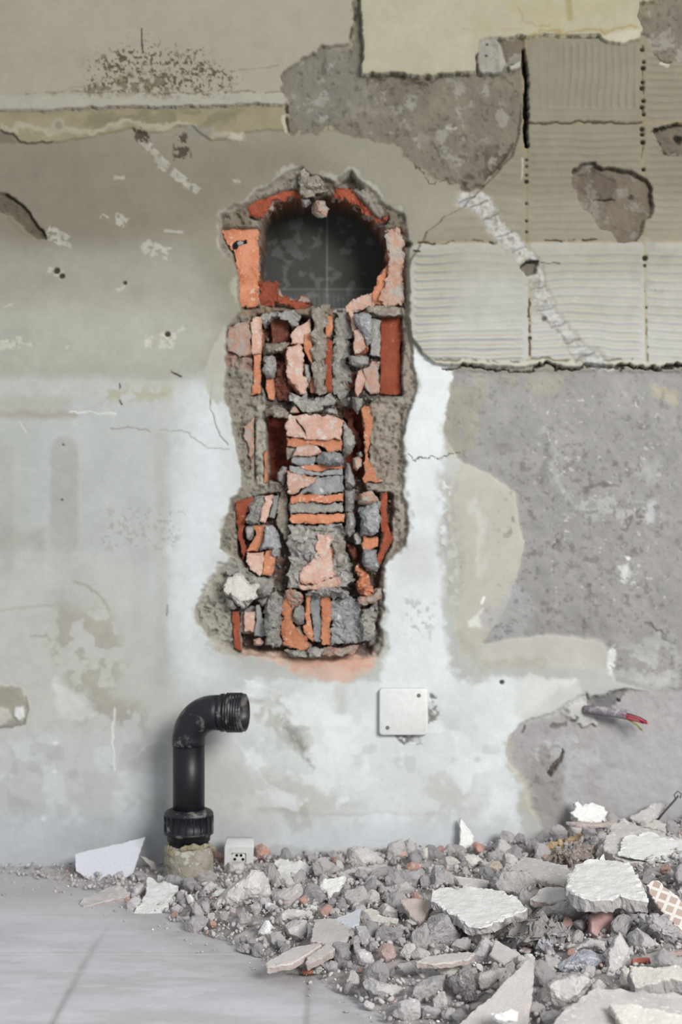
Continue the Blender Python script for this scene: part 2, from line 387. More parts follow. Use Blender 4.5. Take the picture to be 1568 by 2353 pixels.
L([(870, 1780), (1090, 1760), (1120, 1850), (900, 1900)], (208, 210, 206), soft=25, warp=2, a=.6)
L([(984, 1596), (998, 1600), (996, 1660), (984, 1662)], (120, 118, 112), soft=3, warp=2, rg=.9, a=.9, hr=.0015, add=-.002, thr=.34, ts=10)
L([(900, 1686), (972, 1686), (970, 1712), (930, 1704)], (128, 127, 124), soft=3, warp=2, rg=.9, a=.9, add=-.002, thr=.32, ts=10)
L([(-60, 1700), (380, 1680), (380, 1900), (-60, 1900)], (206, 210, 212), soft=30, warp=2, a=.5, thr=.50, ts=60)
L([(-60, 1690), (380, 1680), (370, 1960), (-60, 1960)], (164, 165, 160), soft=30, warp=2, a=.38, thr=.56, ts=42)
L([(540, 1560), (880, 1560), (1150, 1720), (1150, 1900), (540, 1900)], (182, 183, 177), soft=30, warp=2, a=.4, thr=.55, ts=50)
L([(540, 1570), (1190, 1700), (1190, 1940), (540, 1900)], (226, 229, 231), soft=30, warp=2, a=.7, thr=.55, ts=46)
S([(540, 1700), (600, 1780), (680, 1850)], 4, (222, 224, 224), soft=6, warp=2, a=.6); S([(640, 1655), (690, 1715), (712, 1745)], 9, (134, 132, 124), soft=9, warp=2, a=.6, thr=.40, ts=9)
L([(470, 1750), (560, 1760), (640, 1850), (640, 1940), (480, 1940)], (190, 190, 184), soft=14, warp=2, a=.6)
L([(-60, 1880), (1200, 1890), (1240, 2016), (-60, 2016)], (186, 189, 194), soft=34, warp=2, a=.5)  # cooler light near the floor put into the wall colour as a bluish tint
# tiny pale chips and scrapes on the render
for x, y, w_, h_, an in ((412, 410, 24, 13, .7), (440, 430, 20, 10, .6), (374, 380, 12, 14, .6), (357, 352, 9, 6, .9), (344, 335, 5, 8, .5), (275, 411, 14, 4, 0), (545, 415, 9, 3, 0),
        (240, 500, 9, 8, .4), (276, 508, 16, 13, .5), (400, 532, 20, 3, .05), (340, 570, 12, 15, .8), (372, 580, 20, 15, .3), (130, 628, 20, 9, .3), (283, 660, 12, 2, -.6),
        (20, 788, 30, 14, .05), (45, 792, 30, 3, .05), (155, 797, 6, 2, -.9), (342, 783, 9, 15, .1), (385, 780, 18, 18, .1), (415, 757, 9, 2, -.6), (130, 540, 24, 16, .6), (150, 560, 14, 6, .4), (18, 700, 14, 2, -.5), (55, 980, 14, 2, 1.1)):
    ca, sa = math.cos(an), math.sin(an)
    q = [(x+ca*a-sa*b2, y+sa*a+ca*b2) for a, b2 in ((-w_, -h_), (w_, -h_), (w_, h_), (-w_, h_))]
    L(q, (214, 212, 203), soft=2.5, warp=1, rg=.6, thr=(.40 if w_*h_ > 60 else None), ts=8, add=-.0006)
for q in ([(0, 452), (50, 490), (100, 540)],): pass
for x, y, r in ((130, 622, 7), (142, 634, 6), (287, 650, 4), (385, 768, 6), (145, 1022, 2), (1196, 1278, 6), (1147, 965, 4), (1154, 1568, 5), (709, 176, 7), (36, 487, 4)):
    D(x, y, r, (84, 76, 66), add=-.004)
# upper left plaster coat and the strip under it
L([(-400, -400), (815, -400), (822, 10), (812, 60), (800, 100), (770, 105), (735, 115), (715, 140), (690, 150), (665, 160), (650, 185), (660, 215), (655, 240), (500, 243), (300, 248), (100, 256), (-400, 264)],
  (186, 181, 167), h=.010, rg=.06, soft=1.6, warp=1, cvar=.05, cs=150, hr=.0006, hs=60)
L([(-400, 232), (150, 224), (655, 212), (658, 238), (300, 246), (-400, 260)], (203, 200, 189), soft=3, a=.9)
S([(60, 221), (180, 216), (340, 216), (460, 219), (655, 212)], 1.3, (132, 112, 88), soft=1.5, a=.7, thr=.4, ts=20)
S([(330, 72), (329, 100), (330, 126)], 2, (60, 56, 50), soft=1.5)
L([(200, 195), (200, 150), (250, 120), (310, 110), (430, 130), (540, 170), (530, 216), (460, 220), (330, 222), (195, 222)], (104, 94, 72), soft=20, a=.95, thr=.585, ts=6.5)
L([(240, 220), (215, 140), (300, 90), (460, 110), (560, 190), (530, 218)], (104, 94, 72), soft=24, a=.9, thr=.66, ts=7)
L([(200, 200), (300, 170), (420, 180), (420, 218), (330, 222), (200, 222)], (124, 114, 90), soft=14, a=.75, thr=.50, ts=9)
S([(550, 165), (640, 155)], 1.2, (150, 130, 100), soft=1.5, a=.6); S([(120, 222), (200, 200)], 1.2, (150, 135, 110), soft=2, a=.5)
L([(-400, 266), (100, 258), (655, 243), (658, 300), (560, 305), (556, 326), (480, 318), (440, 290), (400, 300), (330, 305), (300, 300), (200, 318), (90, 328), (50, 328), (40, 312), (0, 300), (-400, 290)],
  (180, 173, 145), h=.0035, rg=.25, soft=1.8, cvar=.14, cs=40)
L([(190, 262), (400, 252), (560, 250), (560, 275), (400, 290), (250, 300), (190, 290)], (150, 144, 122), soft=12, warp=2, a=.75, thr=.42, ts=40)
S([(0, 298), (60, 290), (200, 308), (300, 290), (380, 292), (480, 300), (550, 310)], 7, (206, 201, 186), soft=5, warp=2, a=.85, add=.001)
L([(425, 295), (465, 288), (500, 300), (465, 325), (430, 318)], (172, 168, 160), soft=5, a=.9)
D(132, 288, 16, (196, 192, 178), soft=5, warp=1); D(133, 288, 8, (168, 162, 148), soft=4, warp=1)
L([(530, 305), (556, 308), (552, 330), (520, 325)], (214, 210, 198), soft=3, add=.002)
L([(-400, 320), (-5, 300), (20, 305), (48, 328), (-400, 340)], (130, 120, 106), soft=4, a=.6)
L([(308, 300), (340, 295), (345, 322), (325, 335), (312, 325)], (82, 74, 62), soft=4, a=.85, thr=.38, ts=9, add=-.003)
L([(395, 315), (430, 310), (440, 360), (425, 378), (400, 370)], (82, 74, 62), soft=4, a=.85, thr=.48, ts=9, add=-.003)
S([(325, 325), (345, 350), (372, 385)], 6, (196, 193, 184), soft=4, thr=.45, ts=9)
S([(5, 300), (30, 308), (52, 327), (120, 325)], 2, (86, 78, 64), soft=1.5, a=.8)
# slanting groove at the left
L([(-60, 430), (10, 445), (35, 462), (70, 500), (104, 535), (106, 547), (85, 543), (30, 500), (-60, 460)], (132, 122, 108), h=-.010, soft=3.5, rg=.8, hr=.002)
S([(12, 447), (45, 473), (104, 536)], 2.5, (78, 70, 58), soft=2, add=-.003)
S([(20, 500), (50, 530), (90, 545)], 5, (150, 142, 126), soft=6, a=.6)
# bare cement in the middle top
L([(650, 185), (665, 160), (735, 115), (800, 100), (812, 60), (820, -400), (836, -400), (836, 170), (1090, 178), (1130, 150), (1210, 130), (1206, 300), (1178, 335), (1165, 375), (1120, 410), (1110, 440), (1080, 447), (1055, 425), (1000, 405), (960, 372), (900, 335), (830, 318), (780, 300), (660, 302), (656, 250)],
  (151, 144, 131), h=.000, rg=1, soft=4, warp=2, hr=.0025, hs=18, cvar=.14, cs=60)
L([(655, 200), (665, 162), (735, 117), (790, 105), (830, 170), (860, 230), (760, 290), (690, 290), (662, 250)], (158, 154, 146), soft=14, a=.8, rg=.9)
S([(662, 300), (700, 296), (760, 292)], 5, (202, 196, 172), soft=4, warp=2, thr=.42, ts=14)
S([(656, 243), (660, 300)], 3.5, (80, 72, 60), soft=2, thr=.38, ts=14, add=-.003); S([(648, 268), (657, 300)], 4, (220, 216, 204), soft=2)
S([(780, 290), (850, 200), (900, 195)], 5, (186, 182, 174), soft=8, warp=2, a=.5, thr=.5, ts=12)
S([(760, 240), (900, 260), (1000, 330), (1060, 420)], 10, (184, 180, 170), soft=12, warp=2, a=.6, thr=.46, ts=14)
S([(940, 200), (1000, 200)], 8, (90, 84, 76), soft=4, warp=2, thr=.48, ts=12, a=.7)
S([(1025, 294), (1050, 295)], 2.5, (214, 211, 200)); S([(995, 330), (1040, 350)], 4, (104, 96, 84), soft=4, warp=2, a=.6, thr=.45, ts=12)
L([(1085, 350), (1160, 330), (1150, 380), (1115, 415), (1108, 440), (1075, 440), (1060, 420), (1090, 400)], (112, 102, 88), soft=9, warp=2, a=.75, thr=.40, ts=16, add=-.004)
S([(1178, 330), (1150, 375), (1118, 410)], 3, (88, 80, 68), soft=3, warp=1, a=.8)
S([(960, 372), (975, 395), (985, 415), (1010, 418), (1030, 410), (1045, 415)], 1.8, (104, 96, 82), soft=1.5, warp=2)
S([(822, 0), (815, 50), (800, 95)], 3, (70, 64, 54), soft=2, warp=1, a=.75, thr=.4, ts=14, add=-.002)
# tile bed imprint
TB = [(1203, 88), (1475, 90), (1900, 100), (1900, 842), (1568, 843), (1300, 842), (1100, 838), (1000, 838), (985, 830), (962, 797), (945, 772), (940, 720), (942, 600), (965, 565), (985, 530), (1030, 495), (1070, 475), (1105, 440), (1140, 400), (1175, 360), (1192, 310), (1200, 250), (1203, 180)]
L(TB, (170, 165, 151), h=.0085, rg=.2, soft=1.8, warp=1, cvar=.06, cs=70, hr=.0006, hs=50)
L([(940, 560), (1900, 552), (1900, 843), (1000, 840), (945, 772)], (200, 200, 197), soft=4, warp=1, a=.95, cvar=.05)
L([(940, 562), (1900, 556), (1900, 630), (940, 640)], (190, 188, 178), soft=30, warp=0, a=.7)
L([(960, 450), (1900, 450), (1900, 552), (960, 552)], (196, 191, 178), soft=26, warp=0, a=.5)
L([(940, 740), (1900, 740), (1900, 836), (990, 836)], (212, 213, 212), soft=26, warp=1, a=.5)
def ridges(x0, x1, y0, y1, per, amp, vert=False, fade=None, wob=8, seed=0, line=.5, lc=(166, 150, 116)):
    q = [(x0, y0), (x1, y0), (x1, y1), (x0, y1)]; b = box(q, 4)
    X, Y = GX[b], GY[b]
    m = sstep(0, 8, sdf(q, X, Y))*sstep(0, 3, sdf(TB, WX[b], WY[b]))
    u = (X if vert else Y)+wob*(fbm(X, Y, 120, 2, seed)-.5)*2+2.5*(fbm(X, Y, 25, 2, seed+1)-.5)
    if fade is not None: m = m*fade(X, Y)
    w = .5+.5*np.cos(2*math.pi*u/per)
    w2 = w**2.2
    m = m*(.35+1.0*fbm(X, Y, 60, 3, seed+4))
    HG[b] += amp*(w2-.3)*m
    lm = sstep(.80, 1.0, .5+.5*np.cos(2*math.pi*u/per+1.9))*m*line
    COL[b] = COL[b]*(1-lm[..., None])+alb(lc)*lm[..., None]
ridges(950, 1204, 575, 836, 19.5, .0040, seed=3, line=.55, fade=lambda X, Y: .25+.75*np.maximum(sstep(1075, 1010, X), sstep(745, 775, Y)))
ridges(1216, 1474, 575, 836, 19, .0026, seed=5, line=.45)
ridges(1484, 1890, 575, 836, 19, .0022, seed=6, line=.35)
ridges(1216, 1474, 300, 545, 17, .0018, seed=7, line=.18, lc=(140, 128, 104))
ridges(1484, 1890, 300, 545, 17, .0018, seed=8, line=.18, lc=(140, 128, 104))
ridges(1290, 1470, 100, 255, 17, .0022, vert=True, seed=9, line=.3, lc=(136, 128, 112))
ridges(1216, 1290, 100, 255, 20, .0007, vert=True, seed=19, line=.2, lc=(136, 128, 112))
ridges(1216, 1474, 235, 282, 15, .0010, seed=10, line=.25, lc=(136, 124, 100))
ridges(1484, 1890, 100, 282, 17, .0024, seed=11, line=.35, lc=(140, 124, 96))
ridges(1020, 1204, 350, 545, 22, .0012, seed=12, line=.12)
for p_, w_ in (([(1205, 88), (1206, 345)], 7), ([(1209, 345), (1209, 560)], 3), ([(1214, 565), (1217, 838)], 3.5), ([(1477, 95), (1478, 560)], 3.5), ([(1480, 565), (1484, 838)], 3),
               ([(1210, 286), (1475, 284), (1900, 283)], 3), ([(960, 557), (1210, 556), (1900, 556)], 4)):
    S(p_, w_, (182, 166, 130), add=-.0012, soft=2.5, warp=0, a=.6)
S([(1203, 122), (1205, 190), (1207, 285), (1208, 338)], 5.0, (34, 30, 26), h=-.012, soft=1.5, warp=1)
S([(1212, 286), (1300, 287), (1400, 284), (1475, 283)], 2.4, (74, 68, 56), add=-.003, soft=1.5, warp=1, a=.85)
S([(963, 557), (1000, 558)], 2.4, (70, 64, 54), soft=1.5, add=-.002); S([(1125, 556), (1150, 555)], 2.4, (70, 64, 54), soft=1.5, add=-.002)
S([(1020, 556), (1110, 556)], 1.6, (96, 88, 74), soft=1.5, thr=.45, ts=14); S([(1250, 555), (1300, 555), (1375, 552)], 2.2, (70, 64, 54), soft=1.5, thr=.42, ts=16)
for y in (118, 146, 160, 192, 206, 235, 250, 266, 300, 312, 330, 392, 420): D(1476+2*math.sin(y), y, 3.6+1.8*abs(math.sin(y*1.7)), (44, 40, 34), add=-.004)
S([(1477, 100), (1477, 400)], 1.6, (92, 86, 74), soft=1.5, thr=.45, ts=16)
D(1481, 595, 6, (56, 52, 46), add=-.004); D(1480, 612, 4, (70, 64, 56)); D(1484, 708, 3, (70, 64, 56)); S([(1484, 640), (1486, 830)], 1.6, (120, 104, 74), soft=1.5, thr=.5, ts=20)
for y in (370, 385, 405, 420, 470, 510, 535): D(1209, y, 3.2, (66, 58, 48), add=-.002)
D(1209, 420, 5, (60, 54, 46)); S([(1216, 690), (1217, 830)], 2.2, (92, 74, 52), soft=1.5, thr=.44, ts=14); D(1217, 778, 4.5, (66, 58, 48))
S([(1198, 365), (1201, 415)], 1.8, (226, 222, 208), soft=1.5)
# lower lip of the bed and the groove under it, its shadow painted dark
S([(1000, 833), (1100, 833), (1300, 836), (1900, 836)], 4, (206, 200, 184), soft=3, add=.0018, warp=1)
S([(1000, 829), (1060, 828), (1150, 830), (1210, 826), (1300, 830), (1450, 826)], 2.5, (96, 82, 58), soft=2, warp=1, a=.75, thr=.42, ts=16)
S([(1010, 846), (1100, 844), (1200, 847), (1300, 846), (1450, 842), (1900, 846)], 3.4, (66, 60, 54), h=-.008, soft=1.8, warp=2)
# holes in the bed
L(cE((1065, 780), (1110, 748), (1160, 750), (1170, 768), (1330, 785), (1400, 830), (1420, 870), (1425, 940), (1415, 1000), (1390, 1010), (1380, 1060), (1350, 1110), (1270, 1110), (1240, 1060), (1190, 1050), (1150, 990), (1110, 960), (1085, 890), (1060, 850)),
  (152, 142, 130), h=-.004, rg=.7, soft=2.5, hr=.003, hs=16, cvar=.1)
S(cE((1065, 790), (1110, 752), (1160, 755), (1170, 772), (1330, 790), (1400, 835), (1420, 875), (1420, 940)), 2.6, (84, 76, 64), soft=2, a=.85)
L(cE((1080, 790), (1150, 770), (1280, 830), (1260, 870), (1230, 920), (1140, 910), (1085, 860)), (136, 124, 114), h=-.007, soft=5, warp=2, hr=.002)
S(cE((1160, 920), (1210, 915), (1255, 920)), 3.5, (64, 58, 50), soft=2, warp=2, add=-.003); D(1449, 452, 6, (90, 82, 72), warp=1, add=-.003)
L(cE((1435, 610), (1500, 580), (1568, 570), (1640, 580), (1640, 720), (1530, 720), (1480, 700), (1460, 650)), (146, 138, 126), h=-.006, rg=.8, soft=2.5, hr=.003)
S(cE((1440, 608), (1500, 590), (1560, 575)), 4, (62, 56, 48), soft=2.5, warp=2); S(cE((1460, 650), (1480, 700), (1530, 712)), 4, (80, 72, 62), soft=2.5, warp=2)
D(1560, 318, 10, (50, 46, 40), warp=1, soft=4)
# dirty cement patch at the right top
L([(1504, -400), (1900, -400), (1900, 160), (1568, 158), (1530, 148), (1505, 122), (1475, 78), (1462, 50), (1470, 12), (1504, 8)], (150, 141, 129), h=.0045, rg=1, soft=3, warp=2, hr=.002, cvar=.14)
S([(1500, 118), (1520, 140), (1545, 156)], 2, (96, 88, 74), soft=2, warp=2); S([(1518, 148), (1532, 156)], 4, (220, 216, 202), soft=2)
# cream plaster coat
L([(833, -400), (830, 0), (831, 90), (833, 176), (1000, 178), (1092, 172), (1088, 130), (1110, 98), (1140, 93), (1200, 88), (1300, 85), (1370, 85), (1390, 100), (1430, 108), (1468, 97), (1475, 76), (1464, 45), (1470, 14), (1502, 10), (1504, -400)],
  (199, 194, 172), h=.017, rg=.06, soft=1.6, warp=1, cvar=.05, cs=160, hr=.0006, hs=70)
L([(840, -60), (1080, -60), (1080, 170), (840, 172)], (204, 200, 182), soft=10, a=.7)
L([(1080, 0), (1500, 0), (1470, 90), (1200, 84), (1090, 92)], (196, 188, 152), soft=30, warp=2, a=.5, thr=.42, ts=70)
S([(1302, -40), (1304, 10), (1310, 45)], 8, (176, 160, 104), soft=6, warp=1, a=.7); S([(1220, 78), (1320, 72), (1460, 66)], 3, (176, 156, 100), soft=4, warp=2, a=.75)
S([(1190, 30), (1230, 60), (1260, 60)], 2, (180, 160, 110), soft=2.5, warp=2, a=.6); L([(1370, 84), (1470, 76), (1462, 98), (1428, 108), (1395, 100)], (216, 211, 192), soft=3, a=.9)
S([(1060, 75), (1200, 74)], 1.5, (188, 172, 130), soft=2, a=.6, thr=.45, ts=20)
L([(1097, 100), (1140, 93), (1152, 110), (1160, 150), (1150, 176), (1100, 172), (1092, 140)], (186, 184, 177), h=.013, rg=.7, soft=2.5, hr=.0015)
L([(1165, 155), (1195, 140), (1192, 160), (1170, 170)], (214, 212, 200), h=.010, soft=2.5); D(1118, 108, 3, (80, 74, 66)); D(1116, 134, 3, (80, 74, 66))
L([(1152, 95), (1200, 92), (1200, 135), (1165, 145)], (140, 130, 118), h=.003, soft=4, rg=.9)
S([(838, 184), (930, 186), (1000, 182), (1085, 180)], 4, (98, 90, 76), soft=3, warp=2, a=.7, thr=.42, ts=16)  # shadow under the cream coat's lower edge, painted as a dark stroke
# the pale chipped trail of the old pipe fixing, running down to the right
trail = [(1075, 460), (1110, 480), (1150, 530), (1195, 580), (1225, 640), (1250, 710), (1290, 760), (1335, 810), (1385, 850), (1410, 868)]
S(trail, 22, (176, 172, 162), soft=8, warp=2, a=.8, add=-.002)
S(trail, 16, (214, 214, 216), rg=.6, soft=5, warp=2, a=.9, cvar=.22, cs=12, hr=.0034, hs=10, thr=.30, ts=12, add=.002)
for k in range(26):
    f = k/25*(len(trail)-1); i = min(int(f), len(trail)-2); f -= i
    x = trail[i][0]*(1-f)+trail[i+1][0]*f; y = trail[i][1]*(1-f)+trail[i+1][1]*f
    S([(x-16, y+6), (x, y+1), (x+17, y-6)], 1.6+1.2*random.random(), (224, 224, 222) if k % 2 else (142, 138, 132), soft=2, warp=1, a=.8, add=.0012 if k % 2 else -.0012)
S([(1400, 585), (1440, 620), (1490, 655), (1510, 670)], 12, (196, 195, 192), rg=.6, soft=6, warp=2, a=.7, thr=.42, ts=12)
S([(1470, 540), (1500, 575), (1530, 600)], 11, (194, 193, 190), rg=.6, soft=6, warp=2, a=.7, thr=.4, ts=12)
S([(1250, 690), (1300, 650)], 5, (200, 200, 196), soft=4, warp=2, thr=.45, ts=10); S([(1310, 690), (1330, 670)], 3, (206, 206, 202), soft=3, warp=2)
L([(1195, 612), (1212, 603), (1232, 606), (1228, 628), (1205, 635)], (140, 134, 124), h=-.004, rg=.6, soft=3); S([(1196, 615), (1205, 605), (1232, 604)], 2.5, (64, 58, 50), soft=1.5)
D(1250, 734, 6, (104, 100, 96), soft=3); S([(1240, 608), (1285, 610)], 1.4, (110, 100, 84), soft=1.5)
# grey bare wall at the right
L([(1040, 855), (1900, 852), (1900, 1650), (1568, 1600), (1420, 1570), (1398, 1520), (1385, 1475), (1250, 1462), (1110, 1482), (1145, 1430), (1180, 1350), (1200, 1260), (1190, 1170), (1130, 1105), (1060, 1060), (1022, 1000), (1028, 930)],
  (157, 154, 151), h=-.004, rg=.75, soft=4, warp=1, hr=.0022, hs=26, cvar=.12, cs=90)
L([(1036, 860), (1110, 858), (1110, 1000), (1080, 1060), (1030, 1040), (1026, 930)], (170, 164, 148), soft=12, warp=2, a=.8, thr=.36, ts=30)
L([(1110, 860), (1330, 856), (1280, 900), (1240, 910), (1180, 900)], (178, 172, 156), soft=12, warp=2, a=.65, thr=.42, ts=34)
L([(1490, 880), (1568, 900), (1568, 930), (1500, 915)], (194, 186, 164), soft=6, warp=2, a=.8)
L([(1062, 1060), (1130, 1090), (1186, 1135), (1202, 1240), (1192, 1320), (1160, 1400), (1110, 1482), (1065, 1515), (1048, 1440), (1050, 1300), (1030, 1150)], (184, 180, 168), h=-.001, soft=4, warp=1, rg=.2, cvar=.05)
L([(1010, 1090), (1055, 1110), (1065, 1300), (1060, 1420), (1020, 1380), (1010, 1240)], (176, 174, 165), soft=14, warp=2, rg=.8, a=.7, thr=.42, ts=14)
S([(1095, 1150), (1105, 1220), (1100, 1320)], 8, (208, 208, 202), soft=10, warp=2, a=.6); S([(1103, 1385), (1108, 1370)], 3, (236, 236, 232)); L([(1080, 1430), (1110, 1395), (1108, 1440), (1085, 1445)], (214, 214, 208), soft=5, a=.8)
L([(1110, 1490), (1160, 1472), (1250, 1462), (1380, 1470), (1396, 1495), (1385, 1530), (1250, 1528), (1150, 1535), (1100, 1525)], (188, 185, 176), h=-.001, soft=8, warp=1, rg=.2)
S([(1060, 1460), (1110, 1532), (1250, 1530)], 10, (168, 165, 152), soft=10, warp=2, a=.6)
S([(1255, 990), (1270, 1060), (1300, 1130), (1340, 1170), (1360, 1190)], 11, (186, 184, 182), soft=9, warp=2, a=.7, thr=.38, ts=20, add=.001)
S([(1262, 1000), (1262, 1060), (1245, 1110)], 8, (132, 128, 124), soft=8, warp=2, a=.6)
L([(1310, 1160), (1370, 1130), (1480, 1150), (1500, 1190), (1440, 1200), (1350, 1200)], (190, 187, 184), soft=12, warp=2, a=.75, thr=.40, ts=22)
L([(1470, 1080), (1520, 1040), (1500, 1110)], (188, 186, 184), soft=12, warp=2, a=.6); L([(1480, 1170), (1512, 1160), (1505, 1205), (1480, 1200)], (206, 206, 204), soft=8, warp=2, a=.8)
L([(1425, 1300), (1450, 1295), (1445, 1340), (1425, 1330)], (214, 214, 212), soft=6, warp=2, a=.8); D(1446, 1283, 5, (222, 222, 220)); D(1458, 1342, 5, (222, 222, 220))
S([(1345, 1125), (1360, 1108), (1420, 1120)], 3, (110, 104, 98), soft=3, warp=2, a=.7, add=-.002); S([(1428, 1222), (1450, 1200), (1475, 1180)], 3, (104, 98, 92), soft=3, warp=2, a=.75, add=-.002)
S([(1270, 1260), (1285, 1235)], 2.5, (100, 94, 86), soft=2.5, warp=2); S([(1470, 1440), (1510, 1462), (1540, 1468)], 2.5, (84, 80, 76), soft=2, warp=2)
L([(1230, 1080), (1300, 1080), (1320, 1260), (1280, 1260)], (206, 203, 190), soft=12, a=.9, thr=.66, ts=9); L([(1200, 900), (1540, 900), (1540, 1400), (1260, 1400)], (208, 204, 192), soft=30, a=.8, thr=.74, ts=10)
L([(1150, 1000), (1540, 950), (1540, 1460), (1150, 1460)], (122, 117, 112), soft=40, a=.6, thr=.66, ts=14)
L([(1110, 1390), (1190, 1330), (1230, 1400), (1200, 1460), (1120, 1480)], (176, 174, 174), soft=10, warp=2, a=.7, rg=.9)
L([(1395, 1490), (1412, 1480), (1416, 1550), (1398, 1552)], (224, 224, 222), soft=4, thr=.36, ts=12)
L([(1380, 1540), (1568, 1540), (1568, 1575), (1420, 1570)], (198, 197, 192), soft=12, warp=2, a=.6)
L([(1420, 1480), (1540, 1460), (1568, 1560), (1450, 1560)], (192, 191, 188), soft=14, warp=2, a=.6, thr=.4, ts=30)
# lower grey area around the cable
L([(1170, 1690), (1200, 1660), (1290, 1630), (1340, 1600), (1450, 1585), (1900, 1580), (1900, 2016), (1265, 2016), (1240, 1890), (1205, 1810), (1185, 1770), (1165, 1740)], (172, 169, 168), h=-.005, rg=.55, soft=5, warp=1, hr=.002, hs=26, cvar=.09, cs=70)
L([(1370, 1700), (1568, 1690), (1900, 1700), (1900, 1880), (1420, 1880)], (176, 176, 180), soft=20, warp=2, a=.7, rg=.25)
L([(1190, 1560), (1330, 1560), (1340, 1610), (1280, 1640), (1200, 1660), (1190, 1640)], (206, 206, 200), soft=10, warp=2, a=.7)
L([(1225, 1720), (1290, 1700), (1300, 1900), (1250, 1880), (1215, 1800)], (150, 146, 142), soft=14, warp=2, a=.65, rg=.9)
S([(1168, 1700), (1180, 1760), (1215, 1830), (1240, 1880)], 9, (184, 180, 166), soft=7, warp=2, a=.8)
L([(1210, 1740), (1300, 1680), (1390, 1730), (1370, 1760), (1290, 1740), (1230, 1760)], (196, 196, 198), soft=10, warp=2, a=.7, thr=.40, ts=22)
L([(1300, 1750), (1350, 1760), (1360, 1860), (1320, 1860)], (194, 194, 196), soft=12, warp=2, a=.5)
L([(1350, 1596), (1435, 1590), (1440, 1600), (1400, 1632), (1350, 1625)], (128, 126, 128), soft=5, warp=2, rg=.9, h=-.009, hr=.002)
L([(1300, 1640), (1350, 1605), (1365, 1665), (1330, 1672)], (198, 196, 190), soft=5, warp=2, h=.001, rg=.6)
S([(1262, 1672), (1290, 1662), (1320, 1650)], 6, (122, 120, 118), soft=4, warp=2, thr=.38, ts=12, add=-.003); S([(1200, 1680), (1208, 1665)], 2.5, (104, 98, 88)); D(1425, 1610, 5, (60, 58, 56), warp=1)
L([(1283, 1745), (1293, 1722), (1296, 1735), (1280, 1770), (1266, 1785), (1258, 1778), (1272, 1760)], (88, 76, 68), h=-.012, soft=1.6, warp=1)
# hair cracks beside the opening
S([(935, 1045), (950, 1050), (960, 1062), (975, 1052), (1010, 1050), (1035, 1045), (1062, 1038)], 1.7, (84, 80, 72), soft=1.3, warp=2)
S([(512, 790), (495, 800), (485, 850), (490, 900), (482, 940), (500, 990), (520, 1020)], 1.6, (150, 146, 134), soft=1.5, warp=1, a=.9, add=-.001)
L([(515, 745), (490, 790), (470, 850), (482, 910), (500, 930), (525, 900)], (196, 194, 184), soft=4, warp=1, h=-.002, a=.85)
L([(938, 560), (962, 580), (945, 600), (941, 700), (934, 640)], (182, 178, 166), soft=4)
S([(950, 572), (966, 577)], 2.2, (66, 60, 52), soft=1.5)
# ---- the broken opening
H0 = [(503, 492), (540, 478), (566, 466), (588, 438), (612, 430), (640, 408), (655, 400), (690, 386), (712, 402), (745, 410), (764, 420), (788, 402), (805, 394), (822, 412), (845, 430), (870, 450), (885, 470), (905, 480), (928, 487), (934, 520), (940, 570), (936, 640), (938, 700), (935, 760), (934, 800), (946, 830), (957, 860), (958, 900), (948, 930), (936, 960), (934, 990), (924, 1010), (925, 1040), (934, 1060), (928, 1090), (926, 1130), (936, 1170), (938, 1220), (930, 1256), (905, 1275), (890, 1292), (880, 1330), (880, 1400), (872, 1430), (878, 1480), (868, 1505), (820, 1512), (760, 1520), (650, 1512), (560, 1505), (520, 1490), (480, 1462), (455, 1430), (448, 1398), (470, 1368), (495, 1340), (503, 1312), (520, 1298), (545, 1285), (528, 1272), (503, 1262), (513, 1220), (525, 1180), (530, 1150), (546, 1135), (555, 1118), (550, 1080), (545, 1040), (535, 1000), (530, 960), (519, 920), (515, 880), (524, 840), (518, 800), (515, 762), (535, 733), (556, 710), (547, 690), (551, 640), (543, 610), (523, 592), (509, 570), (503, 530)]
L([(x+(x-740)*.025, y+(y-950)*.012) for x, y in H0], (184, 180, 168), soft=5, warp=2, a=.7, add=-.002, rg=.6)
L(H0, (158, 149, 136), h=-.010, rg=1, soft=3.5, warp=1, hr=.0045, hs=16, cvar=.16, cs=18)
L([(500, 1300), (545, 1285), (560, 1400), (545, 1500), (500, 1480), (452, 1430), (448, 1395)], (170, 165, 152), soft=5, warp=2, h=-.006, rg=1, hr=.002, a=.9)
L([(865, 925), (925, 930), (925, 1010), (915, 1120), (880, 1120), (852, 1100), (850, 940)], (168, 156, 142), soft=5, warp=1, h=-.014, rg=1, hr=.004, cvar=.12)
L([(885, 1140), (930, 1160), (932, 1230), (900, 1265), (890, 1250)], (172, 160, 148), soft=5, warp=1, h=-.010, rg=1, hr=.003)
L([(895, 530), (933, 525), (934, 690), (860, 702), (885, 640)], (186, 158, 144), soft=5, h=-.018, rg=.8, hr=.003)
L([(545, 1478), (640, 1495), (860, 1492), (868, 1515), (850, 1540), (800, 1560), (700, 1552), (650, 1525), (560, 1505)], (212, 176, 158), soft=9, warp=2, a=.8, rg=.5)
L([(660, 1500), (850, 1500), (850, 1530), (680, 1535)], (204, 158, 136), soft=8, warp=2, a=.7)
